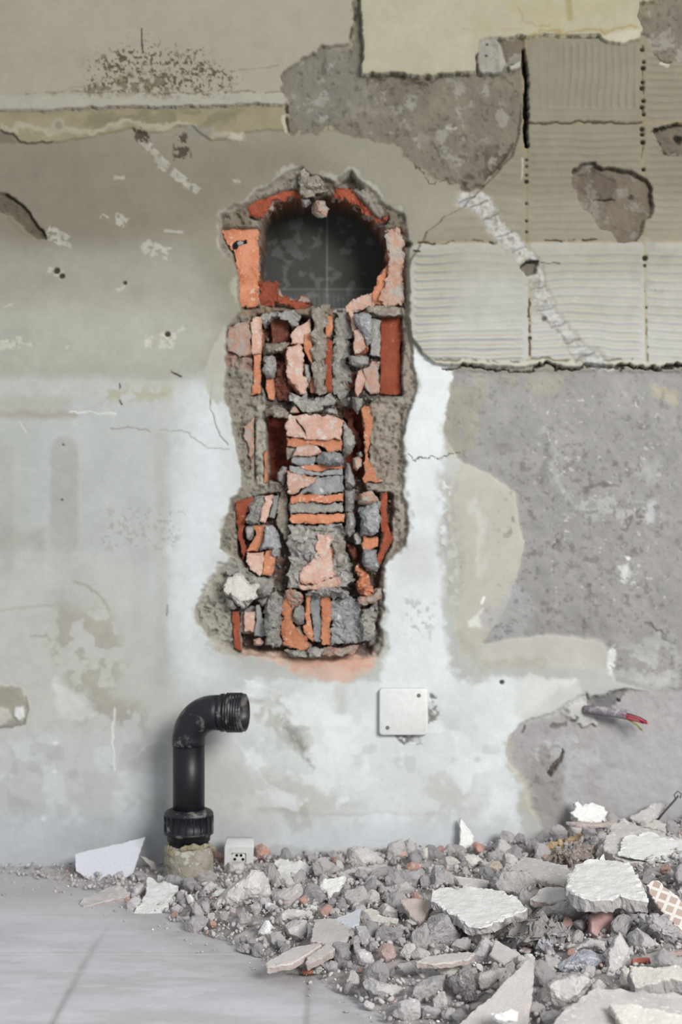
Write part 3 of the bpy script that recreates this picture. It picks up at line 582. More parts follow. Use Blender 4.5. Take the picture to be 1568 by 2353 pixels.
# recess behind the fragments
H1 = [(598, 722), (700, 715), (870, 722), (928, 728), (926, 906), (868, 908), (845, 935), (850, 1110), (875, 1132), (905, 1140), (898, 1250), (880, 1290), (868, 1360), (868, 1470), (850, 1500), (740, 1506), (640, 1502), (545, 1488), (536, 1400), (560, 1385), (600, 1370), (580, 1330), (548, 1280), (542, 1150), (606, 1135), (655, 1112), (612, 1105), (606, 940), (604, 905), (580, 900), (578, 740)]
L(H1, (128, 106, 94), h=-.038, rg=.9, soft=4, warp=1, hr=.006, hs=20, cvar=.25, cs=22)
L([(600, 725), (700, 722), (700, 920), (604, 920)], (104, 70, 56), soft=8, a=.8, h=-.060, hr=.006)
L([(760, 725), (805, 722), (812, 920), (760, 920)], (118, 104, 94), soft=4, h=-.035, hr=.008, hs=12, rg=1)
L([(604, 905), (870, 905), (845, 935), (610, 940)], (112, 104, 96), h=-.022, soft=5, warp=2, hr=.009, hs=14, rg=1)
L([(612, 950), (662, 945), (662, 1110), (614, 1105)], (138, 74, 58), h=-.065, soft=3, rg=.3)
L([(788, 938), (842, 935), (845, 1100), (800, 1100)], (150, 76, 56), h=-.065, soft=3, rg=.3)
# through opening
OP = [(596, 545), (598, 505), (620, 472), (655, 457), (690, 455), (722, 450), (757, 450), (800, 458), (840, 480), (870, 512), (888, 545), (893, 595), (880, 632), (862, 668), (835, 690), (800, 702), (765, 700), (715, 692), (680, 684), (640, 672), (606, 640), (598, 600)]
L([(x+(x-745)*.06, y+(y-575)*.06) for x, y in OP], (150, 100, 78), h=-.035, soft=4, warp=1, rg=1, hr=.008, hs=14, cvar=.2)
L(OP, (92, 92, 90), h=-.150, soft=2.6, warp=1, rg=.2, cvar=.10, cs=30)  # dark grey back: own tone, deepened to stand in for the recess shade
b = box(OP, 5); mo = sstep(2, 8, sdf(OP, WX[b], WY[b]))
up = sstep(640, 620, GY[b])
dg = (.5+.5*np.cos(2*math.pi*(GX[b]*.75+GY[b]*.66+10*fbm(GX[b], GY[b], 60, 2, 9))/13))**2*sstep(780, 600, GX[b]+GY[b]*.2)
vv = (.5+.5*np.cos(2*math.pi*(GX[b]+6*fbm(GX[b], GY[b], 60, 2, 8))/12))**2*sstep(640, 660, GY[b])
HG[b] += mo*.0016*(dg*.8+vv)
seam = np.exp(-((GX[b]-750)/2.2)**2)+.6*np.exp(-((GY[b]-634)/3)**2)
lt = (mo*(.30*dg*fbm(GX[b], GY[b], 30, 3, 77)+.45*seam+.25*sstep(.62, .72, fbm(GX[b], GY[b], 26, 3, 78))+.22*sstep(625, 660, GY[b])))[..., None]
COL[b] = COL[b]*(1-lt)+alb((142, 144, 146))*lt
# mortar joints and broken webs that stay in the wall
def lump(poly, col, h, **k): L(poly, col, h=h, rg=k.pop('rg', 1), soft=k.pop('soft', 3), warp=k.pop('warp', 1), hr=k.pop('hr', .003), hs=k.pop('hs', 12), cvar=k.pop('cvar', .14), cs=k.pop('cs', 16), **k)
lump([(552, 706), (600, 690), (640, 700), (700, 700), (760, 702), (805, 706), (860, 702), (930, 704), (934, 726), (870, 726), (800, 724), (700, 724), (598, 724), (556, 722)], (160, 138, 120), -.014)
lump([(842, 704), (930, 706), (930, 724), (845, 722)], (190, 182, 164), -.010, hr=.0015)
lump([(535, 470), (588, 470), (592, 500), (590, 524), (515, 524), (505, 495)], (166, 156, 140), -.006)
lump([(686, 392), (712, 402), (745, 408), (764, 422), (758, 446), (725, 450), (692, 452)], (150, 141, 129), -.014, hr=.006)
lump([(880, 480), (930, 488), (932, 522), (890, 524)], (156, 148, 134), -.010)
lump([(760, 430), (805, 402), (840, 432), (800, 440), (770, 452)], (112, 102, 94), -.022, hr=.006)
lump([(520, 760), (545, 738), (578, 740), (582, 905), (560, 905), (530, 880), (520, 830)], (172, 140, 128), -.014, cvar=.16)
lump([(524, 835), (580, 850), (606, 905), (612, 940), (608, 1135), (560, 1135), (545, 1040), (530, 960), (516, 890)], (164, 156, 142), -.012, hr=.005)
lump([(584, 930), (610, 930), (612, 1132), (588, 1132)], (178, 172, 158), -.006, hr=.002)
S([(585, 958), (585, 1100)], 1.8, (62, 52, 44), soft=1.3, add=-.005, warp=0)
lump([(835, 1100), (880, 1105), (925, 1108), (922, 1132), (880, 1134), (840, 1128)], (168, 160, 146), -.008)
lump([(560, 1118), (612, 1120), (660, 1108), (655, 1130), (600, 1138), (550, 1158), (540, 1150)], (150, 142, 130), -.012)
L([(905, 730), (926, 728), (926, 906), (918, 906)], (150, 80, 58), h=-.040, soft=2)
lump([(926, 728), (938, 728), (955, 860), (955, 910), (926, 908)], (168, 156, 144), -.010)
lump([(850, 1375), (868, 1370), (868, 1475), (848, 1490)], (150, 140, 134), -.020)
D(940, 559, 7, (60, 54, 48), warp=1, add=-.006, soft=3)
# ------------------------------------------------------------------ floor
fx = np.arange(-1.3, 1.3, .0035); fy = np.arange(-1.35, .012, .0035)
FX, FY = np.meshgrid(fx, fy)
fc = alb((200, 199, 203))*(1+.13*2*(fbm(FX*1000, FY*3200, 260, 5, 5)-.5))[..., None]
fc *= (1+.07*2*(fbm(FX*1000, FY*1000, 60, 4, 6)-.5))[..., None]
bw = (sstep(.50, .64, fbm(FX*700+FY*300, FY*2600, 130, 5, 15, .6))*.38)[..., None]; fc = fc*(1-bw)+alb((180, 173, 170))*bw
bw = (sstep(.54, .66, fbm(FX*900, FY*3000, 90, 5, 16, .6))*.38)[..., None]; fc = fc*(1-bw)+alb((216, 217, 223))*bw
dm = sstep(-.40, -.08, FY+.12*(fbm(FX*1000, FY*1000, 160, 4, 8)-.5))[..., None]*.75
fc = fc*(1-dm)+alb((190, 185, 183))*dm
_e = np.interp(FX, [-.9, -.60, -.50, -.42, -.33, -.24, -.16, -.09, -.02, .05, .2, .5, 1.4], [-.03, -.05, -.10, -.16, -.24, -.36, -.46, -.56, -.64, -.78, -.95, -1.1, -1.15])
gm = (np.exp(-((FY-_e+.03)/.075)**2)*sstep(-.42, -.25, FX)*(.35+.9*(fbm(FX*1000, FY*1000, 22, 4, 71)-.2)))[..., None]*.75; gm = np.clip(gm, 0, .8)
fc = fc*(1-gm)+alb((168, 162, 160))*gm
for jx in (-.943, -.643, -.343, -.043, .257, .557, .857):
    w = (np.exp(-((FX-jx+.002*np.sin(FY*9))/.0042)**2)*(.60 if jx != -.043 else .5)*(.45+.9*fbm(FX*1000, FY*1000, 50, 3, 61))*sstep(-.36, -.50, FY))[..., None]
    fc = fc*(1-w)+alb((150, 143, 138))*w
fz = .0012*(fbm(FX*1000, FY*1000, 40, 4, 7)-.5)
for jx in (-.343, -.043, .257): fz -= .0015*np.exp(-((FX-jx)/.0035)**2)*sstep(-.3, -.5, FY)
for jy in (-.498, -.798, -1.098):
    w = (np.exp(-((FY-jy)/.0022)**2)*.40)[..., None]; fc = fc*(1-w)+alb((214, 211, 208))*w
    w = (np.exp(-((FY-jy-.006)/.003)**2)*.3)[..., None]; fc = fc*(1-w)+alb((164, 158, 154))*w
    fz -= .001*np.exp(-((FY-jy)/.002)**2)
floor = gridmesh('floor', FX, FY, fz, np.clip(fc, 0, .9), np.full(FX.shape, .22)+.3*dm[..., 0], surfmat('dusty_floor_tiles', 500, 1200))
tag(floor, kind='structure')
# ------------------------------------------------------------------ the heap: height over the floor
EX = np.array([-.9, -.60, -.50, -.42, -.33, -.24, -.16, -.09, -.02, .05, .2, .5, 1.4])   # front edge (x -> y)
EY = np.array([-.03, -.05, -.10, -.16, -.24, -.36, -.46, -.56, -.64, -.78, -.95, -1.1, -1.15])
def H(x, y):
    x = np.asarray(x, float); y = np.asarray(y, float)
    e = np.interp(x, EX, EY)
    t = y-e
    top = np.interp(x, [-.9, -.45, -.27, -.19, 0, .2, .35, .6, 1.3], [.006, .008, .006, .017, .028, .034, .055, .09, .12])
    wid = np.interp(x, [-.9, -.35, -.2, .1, .6, 1.3], [.05, .09, .13, .18, .26, .3])
    h = top*np.clip(t/wid, 0, 1)**.75*(1-.0*y)
    # a little lower half way out, so the wall side reads higher
    h = h*(1+.45*np.exp(-((y+.36)/.20)**2))
    n = .5*(n2(x*18, y*18, 3)-.5)+.3*(n2(x*45, y*45, 4)-.5)
    return np.where(t > 0, h*(1+.5*n), -.004)
def hit(px, py):
    dx, dz = (px-784.0)/FPX, -(py-1176.5)/FPX
    d = np.arange(1.2, 2.5, .0025)
    z = CAM_Z+dz*d; g = np.maximum(H(dx*d, d-CAM_D), 0)
    k = np.nonzero(z <= g)[0]
    dd = d[k[0]] if len(k) else 2.485
    return Vector((dx*dd, dd-CAM_D, CAM_Z+dz*dd))
hx = np.arange(-.75, 1.0, .0036); hy = np.arange(-1.1, -.001, .0036)
HX, HY = np.meshgrid(hx, hy)
hz = H(HX, HY)-.007+.014*(fbm(HX*1000, HY*1000, 24, 5, 51, .6)-.5)+.004*(np.floor(fbm(HX*1000, HY*1000, 14, 2, 58)*8)/8-.5)
hz = np.where(H(HX, HY) < 0, -.02, hz)
hc = alb((186, 180, 178))*(1+.18*2*(fbm(HX*1000, HY*1000, 30, 4, 52)-.5))[..., None]
heap = gridmesh('rubble_dust', HX, HY, hz, hc, np.full(HX.shape, .9), surfmat('heap_dust', 400, 900))
tag(heap, 'grey dust and fine debris filling the gaps of the heap along the wall', 'debris', kind='stuff')
# ------------------------------------------------------------------ solid fragment builders
def resample(pts, n):
    p = np.asarray(pts, float); q = np.roll(p, -1, 0); l = np.linalg.norm(q-p, axis=1); c = np.concatenate([[0], np.cumsum(l)])
    # keep the corners: a fixed count per side
    out = []
    for i in range(len(p)):
        k = max(1, int(round(l[i]/c[-1]*n)))
        for j in range(k): out.append(p[i]+(q[i]-p[i])*j/k)
    return np.asarray(out)
def solid(name, pts3, nrm, thick, mats, style='rock', seed=0, rough=.5, facets=6, n=None, jag=1.0, edge=.0015, cen=None, parent=None, topbump=.6):
    """closed body behind an outline: pts3 lie in a plane with normal nrm (towards the viewer)"""
    pts3 = np.asarray([tuple(p) for p in pts3]); nrm = Vector(nrm).normalized()
    c = pts3.mean(0) if cen is None else np.asarray(cen)
    u = Vector((1, 0, 0)); u = (u-nrm*u.dot(nrm)).normalized(); v = nrm.cross(u)
    U, Vv, Wn = np.array(u), np.array(v), np.array(nrm)
    o2 = np.stack([(pts3-c)@U, (pts3-c)@Vv], 1)
    per = np.linalg.norm(np.roll(o2, -1, 0)-o2, axis=1).sum()
    if n is None: n = int(np.clip(per/.0028, 28, 110))
    o2 = resample(o2, n); n = len(o2)
    rg = np.random.default_rng(seed+5)
    size = math.sqrt(max(1e-8, o2[:, 0].std()*o2[:, 1].std()))*2
    ja = min(.0022, size*.035)*jag
    o2 = o2+ja*(np.stack([n2(o2[:, 0]*260+seed, o2[:, 1]*260, 1), n2(o2[:, 0]*260, o2[:, 1]*260+seed, 2)], 1)-.5)*2
    r = np.linalg.norm(o2, axis=1, keepdims=True)+1e-9
    rings = []
    def smo(q, k):
        for _ in range(k): q = (np.roll(q, 1, 0)+np.roll(q, -1, 0)+q)/3
        return q
    sA, sB, sC, sD_ = smo(o2, 3), smo(o2, 10), smo(o2, 24), smo(o2, 50)
    if style == 'rock':
        prof = [(.30, -.95), (.62, -.80), (.86, -.55), (.97, -.28), (1, 0), (.985, .22), (.93, .42), (.83, .62), (.68, .80), (.48, .92), (.25, .99)]
        for s, w in prof: rings.append(np.concatenate([(o2 if s > .95 else sA if s > .84 else sB if s > .6 else sC)*s, np.full((n, 1), w*thick*.5)], 1))
        cb, cf = -thick*.5, thick*.5
    else:
        e = edge
        def off(b_): return sA*np.clip(1-b_/r, .05, 1) if b_ > e else o2*np.clip(1-b_/r, .05, 1)
        prof = [(off(size*.5), -thick), (off(e), -thick), (o2, -thick+e), (o2, -thick*.5), (o2, -e), (off(e*.9), 0), (sA*.86, 0), (sB*.74, 0), (sB*.62, 0), (sC*.50, 0), (sC*.38, 0), (sD_*.26, 0), (sD_*.13, 0)]
        for q, w in prof: rings.append(np.concatenate([q, np.full((n, 1), w)], 1))
        cb, cf = -thick, 0
    # front cap: an even triangulation inside the outline instead of rings
    from mathutils.geometry import delaunay_2d_cdt
    if style == 'rock': back = rings[:5]; oc = o2.copy()
    else: back = rings[:6]; oc = rings[5][:, :2].copy()
    R = len(back); nb = R*n
    sp = max(size/20, .0017); x0, y0 = oc.min(0); x1, y1 = oc.max(0)
    gxx, gyy = np.meshgrid(np.arange(x0, x1, sp), np.arange(y0, y1, sp)); gp = np.stack([gxx.ravel(), gyy.ravel()], 1)
    gp = gp+rg.uniform(-.3, .3, gp.shape)*sp; gp = gp[sdf(oc, gp[:, 0], gp[:, 1]) > sp*.55]
    allp = np.concatenate([oc, gp]); cv, ce, cf_, ov, oe, of_ = delaunay_2d_cdt([Vector((float(p[0]), float(p[1]))) for p in allp], [(i, (i+1) % n) for i in range(n)], [], 1, 1e-7)
    cvn = np.array([tuple(v) for v in cv]) if len(cv) else np.zeros((0, 2))
    idx = []; extra = []; ep = []
    for i, l in enumerate(ov):
        lo = [q for q in l if q < n]
        if lo: idx.append((R-1)*n+lo[0])
        else: idx.append(nb+len(extra)); extra.append(i); ep.append(cvn[i])
    ep = np.array(ep).reshape(-1, 2)
    din = np.maximum(sdf(oc, ep[:, 0], ep[:, 1]), 0) if len(ep) else np.zeros(0)
    if style == 'rock':
        dm_ = max(din.max() if len(din) else 1, 1e-5); q = np.clip(din/dm_, 0, 1); zz = thick*.5*np.sqrt(1-(1-q)**2)
    else: zz = np.zeros(len(ep))
    Vt = np.concatenate(back+[np.concatenate([ep, zz[:, None]], 1), [[0, 0, cb]]], 0)
    capn = len(ep)
    if style == 'rock':
        for k in range(facets):
            d = rg.normal(size=3); d[2] = abs(d[2])+.35 if k < facets*.8 else d[2]; d /= np.linalg.norm(d)
            sup = (Vt@d).max(); hh = sup*rg.uniform(.62, .88)
            ex = np.maximum(Vt@d-hh, 0); Vt = Vt-ex[:, None]*d*.95
    fq = 90.0; ra = rough*.0030*min(1.4, size/.03)
    sh = np.array([seed*1.7, seed*.9, 0]); w_ = np.ones((len(Vt), 1))
    if style != 'rock' and capn: w_[nb:nb+capn, 0] = 1-(1-.40*topbump)*np.clip(din/(size*.10), 0, 1)
    V0 = Vt.copy()
    for f, a in ((fq, 1), (fq*3, .55), (fq*7, .3)):
        dn = np.stack([n3(V0*f+sh, 11), n3(V0*f+sh, 12), n3(V0*f+sh, 13)], 1)-.5
        Vt = Vt+dn*2*a*ra*w_
    # back to the world, relative to the centre
    Wd = Vt[:, :1]*U+Vt[:, 1:2]*Vv+Vt[:, 2:]*Wn
    F = []; MI = []; ec = nb+capn
    for k in range(R-1):
        for j in range(n):
            j2 = (j+1) % n
            F.append((k*n+j, k*n+j2, (k+1)*n+j2, (k+1)*n+j)); MI.append(1 if (style != 'rock' and k < 4) else 0)
    for j in range(n): F.append((j, ec, (j+1) % n)); MI.append(1 if style != 'rock' else 0)
    flip = ((oc[:, 0]*np.roll(oc[:, 1], -1)-np.roll(oc[:, 0], -1)*oc[:, 1]).sum() < 0)
    for f in cf_:
        t_ = [idx[i] for i in f]
        if len(set(t_)) < 3: continue
        F.append(tuple(reversed(t_)) if flip else tuple(t_)); MI.append(0)
    ml = mats if isinstance(mats, (list, tuple)) else [mats, mats]
    if len(ml) == 1: ml = [ml[0], ml[0]]
    o = mkmesh(name, Wd, F, ml, matidx=MI)
    if flip: o.data.flip_normals()
    o.location = c
    if parent is not None:
        o.parent = parent; o.location = Vector(c)-parent.location
    return o
_seed = [1]
def nxt(): _seed[0] += 1; return _seed[0]
TAKEN = []
# pieces standing in the opening: planes parallel to the wall, d = depth of the front behind the wall face
def piece(name, label, cat, m, poly, d, t=.04, style='slab', group=None, tilt=(0, 0), carve=True, **k):
    nrm = Vector((tilt[0], -1, tilt[1])).normalized()
    cx = sum(p[0] for p in poly)/len(poly); cy = sum(p[1] for p in poly)/len(poly)
    c = P(cx, cy, d)
    pts = []
    for px, py in poly:
        dr = Vector(((px-784)/FPX, 1, -(py-1176.5)/FPX)); o = Vector((0, -CAM_D, CAM_Z))
        s = (c-o).dot(nrm)/dr.dot(nrm); pts.append(o+dr*s)
    if style == 'rock':
        k.setdefault('facets', 6)
    if carve:
        bb = box(poly, 12); mm = sstep(-5, 3, sdf(poly, GX[bb], GY[bb])); lo = np.minimum(HG[bb], -(d+min(t, .03)*.4)); HG[bb] = HG[bb]*(1-mm)+lo*mm
    o = solid(name, pts, nrm, t, m, style, seed=nxt(), **k)
    return tag(o, label, cat, group)
# slabs and rocks lying on the heap
def lying(name, label, cat, m, poly, t=.012, tx=0.0, ty=.15, lift=.0, group=None, anchor=.62, parent=None, **k):
    """a slab whose top face has the given outline; ty = tilt towards the viewer, tx = sideways"""
    xs = [p[0] for p in poly]; ys = [p[1] for p in poly]
    cx = sum(xs)/len(xs); cy = min(ys)+(max(ys)-min(ys))*anchor
    c = hit(min(max(cx, -100), 1700), cy) + Vector((0, 0, t+lift))
    nrm = Vector((math.sin(tx), -math.sin(ty), math.cos(ty)*math.cos(tx))).normalized()
    pts = []; o = Vector((0, -CAM_D, CAM_Z))
    for px, py in poly:
        dr = Vector(((px-784)/FPX, 1, -(py-1176.5)/FPX)); s = (c-o).dot(nrm)/dr.dot(nrm); pts.append(o+dr*s)
    ob = solid(name, pts, nrm, t, m, 'slab', seed=nxt(), parent=parent, **k)
    if parent is None: TAKEN.append(poly)
    if label or cat: tag(ob, label, cat, group)
    return ob
def rock(name, label, cat, m, poly, t=None, group=None, fwd=.0, ty=.35, **k):
    xs = [p[0] for p in poly]; ys = [p[1] for p in poly]
    cx = sum(xs)/len(xs); w = max(xs)-min(xs); h = max(ys)-min(ys)
    c = hit(min(max(cx, -100), 1700), max(ys)-.30*h); sc = (c.y+CAM_D)/FPX
    tt = (t if t else min(w, h)*.95*sc)
    nrm = Vector((random.uniform(-.15, .15), -math.cos(ty), math.sin(ty))).normalized()
    o = Vector((0, -CAM_D, CAM_Z)); cc = c+Vector((0, tt*.05-fwd, 0))
    pts = []
    for px, py in poly:
        dr = Vector(((px-784)/FPX, 1, -(py-1176.5)/FPX)); s = (cc-o).dot(nrm)/dr.dot(nrm); q = o+dr*s
        if q.y > -.006: q = o+dr*(CAM_D-.006)
        pts.append(q)
    k.setdefault('facets', 8)
    ob = solid(name, pts, nrm, tt, m, 'rock', seed=nxt(), **k)
    mv = max((ob.matrix_basis @ v.co).y for v in ob.data.vertices)
    if mv > -.002: ob.location.y -= mv+.003
    TAKEN.append(poly)
    return tag(ob, label, cat, group)
# ------------------------------------------------------------------ bricks and fragments in the opening
WB = 'bricks of the broken opening'
def B(label, m, poly, d, t=.035, style='slab', cat='brick', name='broken_brick', **k):
    k.setdefault('rough', .9)
    return piece(name, label, cat, m, poly, d, t, style, **k)
BW = (M_BRICK, M_BRICKW); BR = (M_BRICKR, M_BRICKW); BP = (M_BRICKP, M_BRICK); MG = (M_MGREY, M_MGREY); MS = (M_MSLATE, M_MSLATE)
# top course round the hole
o = B('orange hollow brick web left of the dark round hole', BW, c1((218, 446), (436, 440), (446, 640), (440, 930), (335, 938), (325, 760), (285, 600), (262, 560), (225, 500)), .016, .05, rough=.6)
q = piece('broken_gap', None, None, M_HOLE, c1((282, 548), (310, 522), (368, 515), (372, 540), (325, 552), (312, 575), (292, 575)), .0145, .006, edge=.0006, jag=2); q.parent = o; q.location = q.location-o.location
q = piece('mortar_crumb', None, None, M_MSLATE, c1((308, 534), (330, 520), (352, 528), (345, 545), (318, 552)), .011, .006, edge=.001); q.parent = o; q.location = q.location-o.location
B('orange brick rim arching over the upper left of the round hole', BR, c1((378, 300), (430, 262), (500, 240), (600, 205), (690, 196), (700, 250), (660, 248), (600, 262), (540, 285), (490, 350), (450, 390), (385, 370)), .020, .045, rough=1.3)
B('rough red brick rim over the upper right of the round hole', BR, c1((905, 235), (935, 200), (1000, 192), (1045, 215), (1085, 260), (1140, 330), (1200, 385), (1235, 378), (1240, 400), (1210, 420), (1130, 372), (1075, 325), (1030, 290), (980, 262)), .022, .045, rough=1.6)
B('small orange brick stub at the right shoulder of the round hole', BR, c1((1215, 372), (1250, 366), (1250, 384), (1222, 395)), .014, .03, rough=1)
B('grey mortar tongue hanging over the round hole', MG, c1((705, 262), (760, 262), (770, 285), (740, 320), (715, 310)), .012, .03, 'rock', cat='mortar', name='mortar_lump', rough=1.2)
B('pinkish grey mortar lump hanging in front of the round hole', (M_BRICKW, M_MGREY), c1((765, 300), (800, 275), (850, 272), (885, 325), (860, 370), (815, 382), (770, 350)), .016, .035, 'rock', cat='mortar', name='mortar_lump', rough=1.2)
B('rounded mortar cap on the top rim of the opening', (M_MTAN, M_MTAN), c1((680, 80), (715, 68), (760, 125), (840, 135), (860, 175), (880, 215), (830, 235), (760, 250), (715, 255), (700, 190), (690, 130)), -.002, .03, 'rock', cat='mortar', name='mortar_lump', rough=1.4, facets=3)
B('tall brick web right of the round hole smeared with mortar', (M_BRICKW, M_BRICK), c1((1248, 445), (1330, 440), (1345, 560), (1350, 925), (1230, 925), (1200, 880), (1230, 780), (1262, 650), (1240, 600), (1240, 500)), .012, .05, rough=1.2)
B('bright orange brick corner at the lower right of the round hole', BW, c1((1262, 655), (1250, 720), (1230, 800), (1245, 880), (1240, 920), (1165, 918), (1150, 850), (1180, 780), (1205, 715)), .020, .05, rough=.8)
B('jagged orange brick edge along the lower left of the round hole', BR, c1((448, 760), (500, 770), (555, 790), (565, 850), (650, 880), (720, 880), (770, 905), (740, 925), (650, 935), (560, 925), (450, 905)), .026, .05, rough=1.6)
B('crumbled pink brick edge under the lower right of the round hole', (M_BRICKP, M_BRICKR), c1((985, 930), (1060, 880), (1150, 850), (1165, 920), (1110, 940), (1060, 965), (1000, 960)), .024, .05, rough=1.5)
B('thin pale mortar bed above the deep red brick cell', (M_MTAN, M_MTAN), c1((1120, 930), (1230, 928), (1335, 935), (1335, 985), (1200, 985), (1130, 975)), .006, .03, cat='mortar', name='mortar_bed', rough=1.2)
# second course
B('pale pink brick shell at the left beside the upper cavity', BP, c1((400, 1000), (460, 990), (470, 1100), (462, 1230), (405, 1230)), .006, .05)
B('mauve brick face smeared with mortar at the left edge', (M_BRICKW, M_BRICK), c1((255, 1060), (330, 1030), (395, 1010), (398, 1230), (330, 1235), (260, 1200), (245, 1130)), .008, .03, rough=.8)
B('orange brick flake below the pink shell at the left', BW, c1((410, 1232), (462, 1235), (455, 1470), (405, 1478), (415, 1350)), .010, .05)
B('dark red inner web standing in the upper left cavity', (M_BRICKD, M_BRICKD), c1((528, 1010), (580, 985), (640, 1005), (640, 1140), (590, 1165), (530, 1160)), .038, .03)
B('grey mortar arch above the upper left cavity', MG, c1((472, 985), (540, 955), (600, 958), (650, 960), (700, 985), (680, 1050), (655, 1060), (640, 1010), (580, 980), (520, 1000), (480, 1050)), .014, .04, cat='mortar', name='mortar_lump', rough=1.6)
B('tan mortar crumb resting in the upper left cavity', (M_MTAN, M_MTAN), c1((480, 1190), (495, 1150), (560, 1170), (640, 1145), (600, 1210), (540, 1225), (480, 1225)), .016, .04, 'rock', cat='mortar', name='mortar_lump', rough=1.5)
B('round grey mortar lump in the left of the second row', MG, c1((475, 1240), (550, 1235), (555, 1300), (540, 1370), (490, 1375), (465, 1330), (480, 1290)), .012, .04, 'rock', cat='mortar', name='mortar_lump', rough=1)
B('short orange brick sliver under the round grey lump', BW, c1((495, 1388), (535, 1378), (545, 1450), (540, 1515), (505, 1510), (490, 1440)), .016, .04)
B('dark brick debris between the grey lump and the pink shard', (M_BRICKD, M_BRICKD), c1((560, 1250), (610, 1260), (620, 1360), (650, 1440), (640, 1530), (560, 1525), (550, 1400)), .034, .03, 'rock', name='broken_brick', rough=1.6)
B('upper pink brick shard in the second row', BP, c1((650, 1110), (690, 1060), (735, 1035), (770, 1010), (775, 1090), (735, 1105), (722, 1165), (650, 1172)), .012, .04)
B('tall pink brick shard in the middle of the second row', BP, c1((620, 1178), (715, 1165), (722, 1250), (728, 1330), (745, 1420), (740, 1472), (700, 1478), (665, 1420), (640, 1400), (622, 1330)), .002, .04, tilt=(.12, .0))
B('orange brick edge beside the tall pink shard', BW, c1((725, 1110), (775, 1090), (780, 1190), (770, 1290), (750, 1250), (728, 1200)), .008, .04)
B('small grey sliver wedged beside the tall pink shard', MG, c1((728, 1280), (760, 1300), (772, 1370), (760, 1450), (740, 1410), (728, 1340)), .014, .03, 'rock', cat='mortar', name='mortar_lump')
B('narrow orange sliver left of the mortar post', BW, c1((765, 1360), (792, 1380), (800, 1440), (790, 1465), (765, 1465)), .014, .03)
B('upright pale mortar post in the middle of the second row', (M_MTAN, M_MGREY), c1((775, 935), (880, 930), (865, 1010), (850, 1090), (858, 1250), (850, 1380), (845, 1468), (795, 1470), (780, 1350), (778, 1200), (785, 1050)), -.002, .06, cat='mortar', name='mortar_post', rough=1.5)
B('upper orange strip right of the mortar post', BW, c1((862, 985), (905, 985), (905, 1080), (882, 1120), (855, 1115)), .008, .04)
B('lower orange strip right of the mortar post', BR, c1((862, 1130), (900, 1140), (895, 1300), (905, 1470), (845, 1465), (855, 1380)), .010, .04)
B('pitted dark mortar slab behind the light orange shard', (M_MGREY, M_MGREY), c1((912, 940), (990, 935), (1010, 1050), (1010, 1200), (990, 1300), (1010, 1400), (990, 1480), (920, 1500), (900, 1380), (905, 1150)), .022, .04, cat='mortar', name='mortar_slab', rough=2.2)
B('light orange brick shard leaning in the right of the second row', (M_BRICKP, M_BRICK), c1((1035, 1080), (1065, 1065), (1095, 1110), (1112, 1190), (1045, 1228), (1035, 1160)), -.002, .03, tilt=(-.15, .1))
B('thin pink brick edge above the light orange shard', BP, c1((1000, 955), (1030, 960), (1045, 1040), (1060, 1070), (1030, 1090), (1018, 1020)), .006, .03)
B('tall oval grey stone in the right of the second row', MS, c1((1035, 985), (1090, 970), (1145, 990), (1155, 1060), (1145, 1150), (1118, 1185), (1095, 1110), (1065, 1065), (1040, 1020)), .004, .05, 'rock', cat='stone', name='mortar_stone', facets=3)
B('dark mortar filling beside the deep red brick cell', MG, c1((1150, 1000), (1200, 1010), (1195, 1240), (1130, 1230), (1145, 1150)), .020, .03, cat='mortar', name='mortar_lump', rough=1.2)
B('grey mortar ball between the two right hand shards', MG, c1((1005, 1235), (1060, 1225), (1130, 1240), (1125, 1290), (1080, 1312), (1030, 1310), (1005, 1280)), .006, .045, 'rock', cat='mortar', name='mortar_lump')
B('lower light orange shard with a white edge', (M_BRICKP, M_BRICK), c1((1060, 1330), (1085, 1325), (1105, 1380), (1085, 1450), (1055, 1500), (1042, 1450), (1048, 1380)), .004, .03)
B('mauve grey mortar slab left of the deep red brick cell', (M_BRICKW, M_MGREY), c1((1095, 1330), (1150, 1270), (1195, 1265), (1195, 1470), (1140, 1480), (1100, 1430)), .016, .04, rough=1)
B('deep red inner face of the open brick cell', BR, c1((1196, 1000), (1330, 990), (1332, 1120), (1325, 1200), (1330, 1478), (1200, 1478)), .030, .03, jag=.5, rough=.5)
B('dark red brick stub at the foot of the pitted slab', (M_BRICKD, M_BRICKD), c1((985, 1350), (1045, 1345), (1045, 1430), (1010, 1440), (985, 1420)), .028, .03)
# joint
B('crumbling mortar bed under the second brick row', MG, c1((640, 1490), (700, 1480), (800, 1500), (900, 1485), (920, 1540), (860, 1560), (830, 1590), (720, 1590), (700, 1545), (640, 1530)), .002, .05, cat='mortar', name='mortar_bed', rough=2.2)
B('pointed mortar lump hanging right of the crumbling bed', MG, c1((1025, 1490), (1090, 1500), (1090, 1550), (1060, 1600), (1030, 1560)), .006, .04, 'rock', cat='mortar', name='mortar_lump')
B('knobbly tan mortar beard over the left cavity', (M_MTAN, M_BRICKW), c2((480, 95), (560, 85), (620, 95), (632, 130), (620, 170), (570, 172), (530, 140), (480, 140)), -.006, .04, 'rock', cat='mortar', name='mortar_lump', rough=2)
B('small orange brick chip above the cracked brick stack', (M_BRICKW, M_BRICK), c2((640, 130), (650, 95), (670, 85), (700, 130)), .004, .03)
B('small grey pebble above the cracked brick stack', MG, c2((855, 120), (880, 100), (930, 115), (935, 150), (880, 140)), .004, .03, 'rock', cat='stone', name='mortar_stone')
